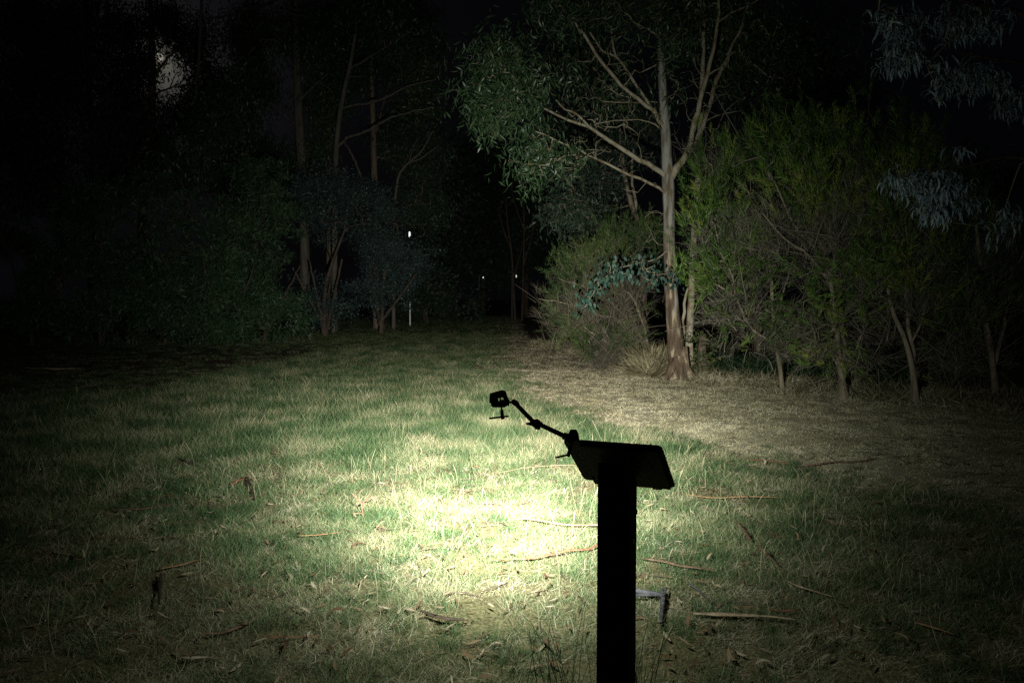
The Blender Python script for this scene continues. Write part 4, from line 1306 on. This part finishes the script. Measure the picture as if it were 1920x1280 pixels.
def shrub(label, px, Y, blobs, ntar, seed, leaf='leaf_shrub', fol=None, name='shrub', stemw=4):
    gy_ = HORIZON + EYE * FPX / Y
    top = min(b[1] for b in blobs)
    r = np.random.default_rng(seed)
    tr = [(px, gy_, stemw * 1.3), (px + r.normal() * 4, gy_ - 40, stemw), (px + r.normal() * 12, gy_ - 110, stemw * .7), (px + r.normal() * 20, max(top, gy_ - 200), stemw * .35)]
    blobs = list(blobs) if name == 'wattle' else list(blobs) + [(px + dx, gy_ - 45 + dz, 55, 34, Y + dyy, .8) for dx, dz, dyy in ((-45, 0, -.6), (40, 5, -.8), (0, -25, -.4))]
    ntar = int(ntar * 1.35)
    lims = []
    for k in range(4):
        x1 = px + r.uniform(-70, 70)
        lims.append(([(px + r.normal() * 4, gy_ - r.uniform(2, 30), stemw * .7), (px + (x1 - px) * .4, gy_ - 60, stemw * .5), (x1, gy_ - r.uniform(110, 170), stemw * .3)], r.uniform(-1.5, 1)))
    return make_tree(name, label, 'shrub', Y, tr, lims, blobs, ntar, seed, 'bark_shade', 'bark_shade', 'bark_shade', leaf, group='shrubs along the left of the clearing', tipr=.006, seg=.6, fol=fol or SH, sides=7, cluster=(6, .32))


shrub('black shrub at the far left edge', 60, 27, [(60, 500, 90, 120, 27), (10, 420, 60, 110, 27.5)], 110, 51)
shrub('dim leafy shrub second from the left edge', 190, 28, [(190, 470, 90, 120, 28), (150, 400, 70, 70, 28.5), (230, 560, 60, 50, 27.3)], 150, 52)
shrub('dark green shrub below the moonlit gap', 310, 28, [(300, 450, 80, 70, 28), (330, 380, 70, 60, 28.5), (290, 540, 80, 55, 27.5), (350, 590, 50, 30, 27)], 190, 53)
shrub('brightest green shrub on the left, left of the two big trunks', 420, 28.5, [(400, 470, 65, 50, 28), (440, 430, 55, 50, 28.5), (390, 540, 60, 45, 28), (450, 520, 50, 50, 28.3), (420, 590, 50, 30, 27.5)], 240, 54)
shrub('bushy shrub with pointed top beside the wide trunk', 495, 30, [(480, 350, 45, 45, 30), (500, 400, 50, 50, 30), (490, 480, 50, 50, 30), (530, 560, 45, 45, 29.5), (470, 560, 50, 40, 29.5)], 210, 55)
WA = dict(per=75, L=(.07, .14), W=.40, clump=.18, bias=(0, -.1, .3), spread=.9, style='kite', squash=.8)
shrub('blue-grey wattle with rounded top in front of the pale gum', 610, 33, [(590, 358, 50, 24, 33, 1.5), (640, 365, 40, 26, 33, 1.4), (580, 395, 45, 24, 33), (630, 420, 40, 50, 33.5, .4), (600, 560, 60, 50, 33, .5)], 190, 56, 'leaf_wattle', WA, 'wattle', 5)
shrub('smaller blue-grey wattle nearest the dark gap', 715, 35, [(705, 380, 42, 20, 35, 1.6), (735, 400, 24, 24, 35, 1.3), (690, 430, 40, 40, 35, .7), (720, 480, 60, 60, 35, .8), (700, 560, 60, 40, 34.5, .9), (770, 500, 40, 50, 36, .6)], 230, 57, 'leaf_wattle', WA, 'wattle', 4)
shrub('low dark shrub behind the white stake', 800, 52, [(790, 500, 45, 60, 52), (830, 540, 40, 40, 52), (770, 560, 40, 30, 51)], 110, 58, 'leaf_dark', dict(per=60, L=(.2, .32), W=.4, clump=.4, bias=(0, 0, .1), spread=.8))

GF = dict(per=70, L=(.16, .28), W=.26, clump=.42, bias=(0, 0, -.8), spread=.6, style='kite')


def left_gum(label, Y, trunk, limbs, blobs, ntar, seed, mat='bark_brown', leaf='leaf_gum'):
    gy_ = HORIZON + EYE * FPX / Y
    tr = [(trunk[0][0], gy_, trunk[0][2] * 1.2)] + trunk
    return make_tree('gum_tree', label, 'tree', Y, tr, limbs, blobs, int(ntar * 1.5), seed, mat, mat, 'bark_brown', leaf, group='gums behind the left shrubs', tipr=.007, seg=.8, fol=GF, sides=9, rough=.06)


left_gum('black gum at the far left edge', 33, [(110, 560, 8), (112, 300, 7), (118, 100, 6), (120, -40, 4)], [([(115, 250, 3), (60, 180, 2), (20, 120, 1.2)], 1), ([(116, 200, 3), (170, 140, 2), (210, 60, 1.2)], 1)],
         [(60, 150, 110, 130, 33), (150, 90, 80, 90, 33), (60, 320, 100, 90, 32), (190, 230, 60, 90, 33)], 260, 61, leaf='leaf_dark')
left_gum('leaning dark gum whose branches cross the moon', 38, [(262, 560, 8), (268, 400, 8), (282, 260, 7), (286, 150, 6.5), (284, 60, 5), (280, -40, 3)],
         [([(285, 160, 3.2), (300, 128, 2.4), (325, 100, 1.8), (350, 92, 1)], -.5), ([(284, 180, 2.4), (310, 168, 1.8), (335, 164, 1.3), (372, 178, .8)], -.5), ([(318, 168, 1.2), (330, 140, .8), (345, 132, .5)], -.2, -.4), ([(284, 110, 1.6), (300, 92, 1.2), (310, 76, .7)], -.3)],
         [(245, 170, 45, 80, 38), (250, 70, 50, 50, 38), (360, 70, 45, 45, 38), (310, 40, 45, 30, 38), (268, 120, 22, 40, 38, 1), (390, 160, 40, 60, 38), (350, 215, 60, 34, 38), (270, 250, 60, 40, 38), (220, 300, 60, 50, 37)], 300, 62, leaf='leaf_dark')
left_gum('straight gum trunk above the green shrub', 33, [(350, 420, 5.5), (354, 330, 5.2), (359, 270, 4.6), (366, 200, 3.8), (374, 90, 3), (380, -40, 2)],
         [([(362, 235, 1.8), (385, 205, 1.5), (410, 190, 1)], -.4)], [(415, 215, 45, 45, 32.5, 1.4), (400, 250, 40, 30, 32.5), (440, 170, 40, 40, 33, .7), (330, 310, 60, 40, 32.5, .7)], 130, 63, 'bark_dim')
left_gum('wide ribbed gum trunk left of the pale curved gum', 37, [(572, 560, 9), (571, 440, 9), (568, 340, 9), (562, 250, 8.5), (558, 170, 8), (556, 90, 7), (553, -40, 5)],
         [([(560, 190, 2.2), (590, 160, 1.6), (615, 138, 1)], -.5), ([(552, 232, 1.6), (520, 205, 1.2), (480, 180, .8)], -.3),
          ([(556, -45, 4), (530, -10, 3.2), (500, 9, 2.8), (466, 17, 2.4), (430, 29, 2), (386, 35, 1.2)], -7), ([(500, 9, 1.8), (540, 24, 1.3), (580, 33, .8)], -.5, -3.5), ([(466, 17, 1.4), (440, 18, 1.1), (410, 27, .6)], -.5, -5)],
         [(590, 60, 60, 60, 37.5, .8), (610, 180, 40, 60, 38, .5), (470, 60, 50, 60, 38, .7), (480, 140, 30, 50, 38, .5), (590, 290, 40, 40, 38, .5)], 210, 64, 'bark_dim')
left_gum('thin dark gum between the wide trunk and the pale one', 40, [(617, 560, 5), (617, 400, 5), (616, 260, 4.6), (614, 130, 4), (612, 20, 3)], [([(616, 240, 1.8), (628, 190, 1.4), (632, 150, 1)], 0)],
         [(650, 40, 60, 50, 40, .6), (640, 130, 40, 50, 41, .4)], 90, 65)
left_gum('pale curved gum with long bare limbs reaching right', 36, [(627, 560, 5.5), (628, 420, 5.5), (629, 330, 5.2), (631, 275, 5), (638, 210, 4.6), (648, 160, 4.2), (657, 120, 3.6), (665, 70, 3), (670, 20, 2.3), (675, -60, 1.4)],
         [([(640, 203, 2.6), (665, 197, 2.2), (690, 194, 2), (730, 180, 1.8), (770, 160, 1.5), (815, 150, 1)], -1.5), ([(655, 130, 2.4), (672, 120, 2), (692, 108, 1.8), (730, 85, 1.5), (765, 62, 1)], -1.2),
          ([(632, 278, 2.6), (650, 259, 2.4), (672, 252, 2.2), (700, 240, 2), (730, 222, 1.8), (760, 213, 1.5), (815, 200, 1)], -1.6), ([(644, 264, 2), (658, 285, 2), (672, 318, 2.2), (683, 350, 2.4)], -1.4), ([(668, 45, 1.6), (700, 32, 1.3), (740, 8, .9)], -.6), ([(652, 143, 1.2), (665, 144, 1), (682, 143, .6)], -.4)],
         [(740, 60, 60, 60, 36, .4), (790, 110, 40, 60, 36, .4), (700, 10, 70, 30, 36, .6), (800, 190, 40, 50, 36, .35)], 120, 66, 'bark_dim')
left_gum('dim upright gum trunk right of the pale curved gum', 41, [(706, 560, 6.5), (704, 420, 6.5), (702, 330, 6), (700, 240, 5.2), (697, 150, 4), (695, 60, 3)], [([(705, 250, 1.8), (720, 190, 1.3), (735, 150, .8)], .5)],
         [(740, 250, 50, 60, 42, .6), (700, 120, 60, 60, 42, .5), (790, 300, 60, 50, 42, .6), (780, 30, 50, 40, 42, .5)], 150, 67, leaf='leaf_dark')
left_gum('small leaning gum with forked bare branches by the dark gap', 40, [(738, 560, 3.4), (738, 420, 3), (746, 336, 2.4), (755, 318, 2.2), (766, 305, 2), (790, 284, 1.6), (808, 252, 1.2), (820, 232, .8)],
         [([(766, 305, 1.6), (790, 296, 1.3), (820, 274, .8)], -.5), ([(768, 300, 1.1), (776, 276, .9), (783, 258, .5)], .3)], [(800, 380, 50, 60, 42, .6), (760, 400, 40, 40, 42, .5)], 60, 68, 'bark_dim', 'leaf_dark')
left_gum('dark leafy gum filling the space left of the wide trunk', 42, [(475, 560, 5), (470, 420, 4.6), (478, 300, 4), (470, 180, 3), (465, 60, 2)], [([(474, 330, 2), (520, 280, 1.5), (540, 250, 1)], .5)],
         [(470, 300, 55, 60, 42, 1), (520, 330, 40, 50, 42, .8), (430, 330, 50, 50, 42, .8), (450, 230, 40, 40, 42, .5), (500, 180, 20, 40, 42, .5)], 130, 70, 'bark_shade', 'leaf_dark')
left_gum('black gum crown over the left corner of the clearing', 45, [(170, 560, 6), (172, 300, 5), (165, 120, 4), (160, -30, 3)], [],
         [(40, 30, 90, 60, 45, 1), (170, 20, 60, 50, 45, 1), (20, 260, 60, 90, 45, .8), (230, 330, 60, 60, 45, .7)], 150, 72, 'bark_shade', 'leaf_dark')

# ------------------------------------------------------------------ far trees closing the gap
FF_ = dict(per=70, L=(.35, .6), W=.45, clump=.9, bias=(0, 0, -.2), spread=.8, style='kite')
for i, (lab, px, Y, blobs, nt) in enumerate((
        ('black tree at the left of the dark gap', 840, 70, [(850, 360, 60, 60, 70), (830, 470, 60, 70, 70), (860, 300, 35, 25, 70)], 120),
        ('rounded black tree in the middle of the dark gap', 905, 85, [(890, 310, 40, 45, 85), (900, 420, 60, 80, 85), (930, 350, 40, 50, 85)], 130),
        ('low black tree at the right of the dark gap', 985, 78, [(960, 310, 40, 30, 78), (990, 360, 50, 60, 78), (1000, 460, 60, 60, 78), (940, 500, 40, 50, 78)], 130))):
    gy_ = HORIZON + EYE * FPX / Y
    make_tree('far_tree', lab, 'tree', Y, [(px, gy_, 6), (px + 2, 500, 5), (px - 3, 420, 4), (px, 330, 2.5)], [([(px, 470, 3), (px - 25, 420, 2), (px - 40, 380, 1)], 2), ([(px, 460, 3), (px + 25, 410, 2), (px + 40, 370, 1)], -2)],
              blobs, nt, 81 + i, 'bark_shade', 'bark_shade', 'bark_shade', 'leaf_dark', group='far trees closing the gap', tipr=.012, seg=1.5, fol=FF_, sides=7)
for i, (lab, pl) in enumerate((('slim bare sapling, left of the twin saplings in the gap', [(966, 598, 2.6), (963, 540, 2), (959, 470, 1.6), (952, 420, 1.2), (948, 370, .7)]),
                               ('slim bare sapling, right of the twin saplings in the gap', [(979, 598, 2.2), (981, 520, 1.7), (983, 430, 1.4), (982, 360, .9), (984, 300, .5)]))):
    Ys = 58
    make_tree('sapling', lab, 'tree', Ys, pl, [([(pl[2][0], pl[2][1], 1.4), (pl[2][0] - 18, pl[2][1] - 50, .9), (pl[2][0] - 26, pl[2][1] - 90, .5)], .5), ([(pl[1][0], pl[1][1] - 20, 1.3), (pl[1][0] + 14, pl[1][1] - 70, .8), (pl[1][0] + 24, pl[1][1] - 120, .5)], -.5)],
              None, 0, 91 + i, 'bark_shade', 'bark_shade', 'bark_shade', 'leaf_dark', group='twin saplings in the gap')

# ------------------------------------------------------------------ white stake, far lamps, moon
p0 = G(769, 612)
q0 = P(768, 565, p0[1])
stk = thing('marker_stake', p0, 'thin white marker stake at the far end of the grass', 'stake')
obj('shaft', box_mesh('shaft', (p0[0], p0[1], (p0[2] + q0[2] - .1) / 2), (.036, .030, (q0[2] - p0[2] + .1) / 2), (np.array([1., 0, 0]), np.array([0, 1., 0]), EZ), 'stake_white', .004), stk)
obj('cap', box_mesh('cap', (p0[0], p0[1], q0[2] + .005), (.042, .036, .014), (np.array([1., 0, 0]), np.array([0, 1., 0]), EZ), 'stake_white', .004), stk)


def lamp(label, px, py, Y, hw, hh, mat):
    c = P(px, py, Y)
    g0 = float(gh(c[0], Y))
    t = thing('street_lamp', (c[0] - .35, Y, g0), label, 'street lamp', 'far lamps shining through the trees')
    tb = Tubes(); tb.add(np.array([[c[0] - .35, Y, g0 - .1], [c[0] - .35, Y, g0 + (c[2] - g0) * .6], [c[0] - .35, Y, c[2] + hh + .15]]), [.09, .07, .05], 8)
    obj('pole', tb.mesh('pole', 'lamp_metal'), t)
    tb = Tubes(); tb.add(np.array([[c[0] - .35, Y, c[2] + hh + .1], [c[0] - .2, Y, c[2] + hh + .16], [c[0], Y, c[2] + hh + .12]]), [.04, .04, .04], 8)
    br = obj('bracket', tb.mesh('bracket', 'lamp_metal'), t)
    tb = Tubes(); tb.add(np.array([[c[0], Y, c[2] - hh], [c[0], Y, c[2] - hh * .9], [c[0], Y, c[2]], [c[0], Y, c[2] + hh * .8], [c[0], Y, c[2] + hh * .85]]), [0, hw * .8, hw, hw * .5, 0], 10)
    obj('glass', tb.mesh('glass', mat), br)
    tb = Tubes(); tb.add(np.array([[c[0], Y, c[2] + hh * .86], [c[0], Y, c[2] + hh * .9], [c[0], Y, c[2] + hh + .1], [c[0], Y, c[2] + hh + .12]]), [0, hw * .7, hw * .4, 0], 10)
    obj('hood', tb.mesh('hood', 'lamp_metal'), br)


lamp('brightest white lamp shining high beside the smaller wattle', 768, 439, 62, .085, .24, 'lamp_glow')
lamp('small warm lamp left of the twin saplings', 906, 520, 68, .055, .07, 'lamp_glow_warm')
lamp('small lamp shining between the twin saplings', 968, 517.5, 66, .045, .12, 'lamp_glow_warm')

mo = P(298, 108, 1200)
bm = bmesh.new(); bmesh.ops.create_icosphere(bm, subdivisions=3, radius=6.2)
me = bpy.data.meshes.new('moon'); bm.to_mesh(me); bm.free(); me.materials.append(MATS['moon'])
mo_o = obj('moon', me, loc=mo)
tag(mo_o, 'pale moon glimpsed between the trees at the upper left', 'moon', kind='thing')


# ------------------------------------------------------------------ sticks, bark strips and fallen leaves
def strip(label, pl, w, mat, name='bark_strip', flat_=.3, lift=.042, cat='bark', tail=None, seed=0):
    r = np.random.default_rng(seed + 900)
    q = [G(a, c) for a, c in pl]
    for i, v in enumerate(q):
        v[2] += lift + (r.random() - .3) * .012
    k = len(q)
    rad = np.full(k, w / 2 * (.8 if flat_ > .45 else .9))
    rad[0] *= .55; rad[-1] *= .35
    pts, rd = resample(np.array(q), rad, .03)
    pts[:, 2] += .006 * np.sin(np.arange(len(pts)) * .35 + seed)
    rd = rd * (1 + .22 * np.sin(np.arange(len(pts)) * .23 + seed * 2) + .12 * np.sin(np.arange(len(pts)) * .71 + seed) + r.normal(size=len(pts)) * .08)
    pts[:, :2] += np.cumsum(r.normal(size=(len(pts), 2)), 0) * .0012
    up = None
    tb = Tubes(); tb.add(pts, rd, 8, flat=flat_, up=(0, 0, 1), rough=.07, seed=seed)
    o = tag(obj(name, tb.mesh(name, mat)), label, cat, 'fallen bark and sticks')
    return o


strip('long orange bark strip reaching the sign post from the left', [(972, 984), (1020, 989), (1070, 993), (1128, 998), (1150, 1000)], .040, 'strip_orange', seed=1)
strip('reddish bark strip below the bright patch, left of the post', [(914, 1064), (960, 1061), (1010, 1057), (1060, 1047), (1104, 1040), (1120, 1030)], .026, 'strip_red', seed=2)
strip('brown bark strip just right of the post', [(1197, 1057), (1240, 1064), (1280, 1074), (1334, 1085)], .028, 'strip_brown', seed=3)
strip('long split bark piece at the lower right of the post', [(1300, 1163), (1350, 1166), (1420, 1171), (1492, 1177)], .034, 'strip_pale', seed=4, flat_=.5)
strip('rust coloured bark strip behind the long split piece', [(1440, 1157), (1470, 1160), (1500, 1158)], .022, 'strip_red', seed=5)
strip('dark curled bark piece pointing down right of the post', [(1377, 988), (1395, 1008), (1408, 1027)], .032, 'strip_brown', seed=6, flat_=.35)
strip('dark brown bark lump below the curled piece', [(1424, 1036), (1440, 1052), (1464, 1074)], .036, 'strip_brown', seed=7, flat_=.35)
strip('thin dead stick with a pale upper end right of the grey fork', [(1291, 1110), (1310, 1124), (1342, 1149)], .016, 'strip_grey', 'stick', .9, cat='stick', seed=8)
strip('long thin bark strip across the grass right of the panel', [(1290, 938), (1340, 941), (1400, 942), (1472, 942)], .022, 'strip_orange', seed=9)
strip('dark stick lying on the dead grass track', [(1500, 881), (1560, 876), (1600, 872), (1642, 866)], .026, 'strip_brown', 'stick', .8, cat='stick', seed=10)
strip('red-brown bark strip at the edge of the track', [(1388, 864), (1420, 870), (1480, 877)], .035, 'strip_red', seed=11)
strip('dark twisted bark strip in the left of the lit grass', [(462, 903), (470, 922), (480, 946)], .050, 'strip_dark', seed=12)
strip('short rusty bark piece touching the dark twisted strip', [(432, 917), (450, 908), (466, 903)], .035, 'strip_red', seed=13)
strip('orange bark sliver at the dim lower left', [(303, 1082), (340, 1072), (375, 1061)], .030, 'strip_orange', seed=14)
strip('pinkish bark strip at the dim left', [(210, 966), (270, 961), (330, 956)], .040, 'strip_brown', seed=15)
strip('black stick below the orange sliver', [(303, 1088), (300, 1110), (297, 1150)], .030, 'strip_dark', 'stick', .9, cat='stick', seed=16)
strip('pale thin bark ribbon left of the sign panel', [(930, 894), (985, 887), (1040, 879), (1092, 883)], .020, 'strip_pale', seed=17)
strip('black forked twig at the far left of the lit grass', [(335, 866), (350, 874), (372, 882)], .030, 'strip_dark', 'stick', .9, cat='stick', seed=18)
strip('thin curved twig at the lower right', [(1477, 1106), (1500, 1117), (1560, 1133)], .012, 'strip_pale', 'stick', .9, cat='stick', seed=19)
strip('orange bark sliver in the dark lower right corner', [(1716, 1184), (1750, 1194), (1790, 1208)], .022, 'strip_orange', seed=20)
strip('faded bark strip near the bottom left', [(500, 1212), (540, 1210), (598, 1205)], .018, 'strip_red', seed=21)
strip('brown stick at the bottom left corner of the lit grass', [(380, 1204), (420, 1198), (470, 1180)], .018, 'strip_brown', 'stick', .9, cat='stick', seed=22)
strip('rust bark strip near the middle of the lower left', [(560, 1016), (600, 1014), (640, 1010)], .018, 'strip_orange', seed=23)
strip('rotting branch at the bottom centre of the grass', [(790, 1160), (830, 1176), (880, 1180)], .035, 'strip_dark', 'stick', .8, cat='stick', seed=24)
strip('bark curl right of the two big trunks on the bare soil', [(340, 700), (370, 704), (395, 702)], .05, 'strip_pale', seed=25)
strip('long fallen branch on the dark soil at the left', [(48, 693), (100, 695), (150, 694)], .045, 'strip_pale', 'stick', .9, cat='stick', seed=26)

fk = thing('forked_stick', G(1241, 1130), 'broken blue-grey stick bent at a right angle beside the post', 'stick', 'fallen bark and sticks')
for nm, pl, rd in (('upright_piece', [(1241, 1122), (1243, 1135), (1242, 1150), (1240, 1186)], [.012, .016, .014, .009]), ('flat_piece', [(1160, 1122), (1200, 1126), (1225, 1130), (1240, 1133)], [.016, .015, .013, .010]),
                   ('stub', [(1244, 1134), (1247, 1127), (1249, 1118)], [.010, .008, .003]), ('flat_piece', [(1165, 1134), (1200, 1132.5), (1238, 1132.5)], [.011, .010, .008])):
    q = np.array([G(a, c, .05) for a, c in pl])
    pts, rr = resample(q, np.array(rd) * .85, .02)
    pts += np.cumsum(rng.normal(size=pts.shape), 0) * .0007
    rr = rr * (1 + rng.normal(size=len(rr)) * .06)
    tb = Tubes(); tb.add(pts, rr, 9, rough=.08)
    obj(nm, tb.mesh(nm, 'strip_grey'), fk)
yt = thing('forked_twig', G(683, 972), 'small dark Y-shaped twig standing in the bright grass', 'twig')
c0 = np.array(yt.location)
for nm, q in (('stem', [c0, c0 + np.array([-.01, -.02, .06]), c0 + np.array([-.02, 0, .12])]), ('prong', [c0 + np.array([-.02, 0, .11]), c0 + np.array([-.06, 0, .16]), c0 + np.array([-.10, .02, .19])]), ('prong', [c0 + np.array([-.02, 0, .11]), c0 + np.array([.03, 0, .15]), c0 + np.array([.09, .02, .16])])):
    tb = Tubes(); tb.add(np.array(q), [.007, .006, .003], 7, rough=.1); obj(nm, tb.mesh(nm, 'strip_brown'), yt)


def gum_leaf(seed):
    r = np.random.default_rng(seed)
    s = np.linspace(0, 1, 7)
    curve = r.uniform(.05, .22) * r.choice([-1, 1])
    x = s - .5; y = curve * (1 - (2 * s - 1) ** 2)
    w = .10 * np.sin(np.pi * (s * .9 + .05)) ** .8 * r.uniform(.6, 1.3)
    z = .5 * (s - .5) ** 2 * r.uniform(-1.2, 1.5)
    cup = r.uniform(.0, .05)
    V = np.concatenate([np.stack([x, y + w, z + cup], -1), np.stack([x, y, z], -1), np.stack([x, y - w, z + cup], -1)])
    F = np.array([[i + 7 * j_, i + 1 + 7 * j_, i + 8 + 7 * j_, i + 7 + 7 * j_] for i in range(6) for j_ in (0, 1)])
    return mesh_np('fallen_leaf', V, F, 'litter_leaf', np.full(21, r.random()), smooth=True)


GL = [gum_leaf(s) for s in range(16)]


def fall(px, py, L_, i, label=None):
    p = G(px, py, .045)
    o = obj('fallen_leaf', GL[i % 16], loc=p)
    o.rotation_euler = (rng.normal() * .25, rng.normal() * .25, rng.random() * 6.283)
    o.scale = (L_, L_, L_)
    tv = GL[i % 16].attributes['v'].data[0].value
    tone = 'dark brown' if tv < .35 else 'tan' if tv < .7 else 'pale buff'
    if px < 560:
        where = 'in the dim grass at the left' if py < 1040 else 'in the dim grass at the lower left'
    elif px < 1110:
        where = 'in and around the bright patch' if py < 1080 else 'on the grass below the bright patch'
    else:
        where = 'in the green grass right of the sign panel' if py < 1000 else 'on the grass right of the sign post' if px < 1500 else 'in the dark grass at the lower right'
    tag(o, label or f'{tone} gum leaf fallen {where}', 'leaf', 'fallen gum leaves')


for i, (px, py, lab) in enumerate(((575, 996, 'broad pale leaf at the left edge of the bright patch'), (677, 1033, 'pale curved leaf below the Y-shaped twig'), (770, 1155, 'pale leaf lying below the bright patch at the bottom'),
                                   (527, 1225, 'long buff leaf near the bottom left'), (430, 1142, 'tan leaf with a long tail at the lower left'), (365, 1246, 'broad brown leaf in the bottom left corner'),
                                   (1027, 1222, 'cream curled leaf left of the post base'), (1325, 965, 'brown upright leaf in the green grass right of the panel'), (1295, 975, 'cream leaf right of the post'), (1560, 1182, 'folded tan leaf at the lower right'))):
    fall(px, py, .115, i * 3 + 1, lab)
k = 0
while k < 150:
    px, py = rng.uniform(150, 1850), 780 + 490 * rng.random() ** .8
    if 1105 < px < 1215 or (900 < px < 1280 and py < 930):
        continue
    fall(px, py, rng.uniform(.05, .095), k)
    k += 1
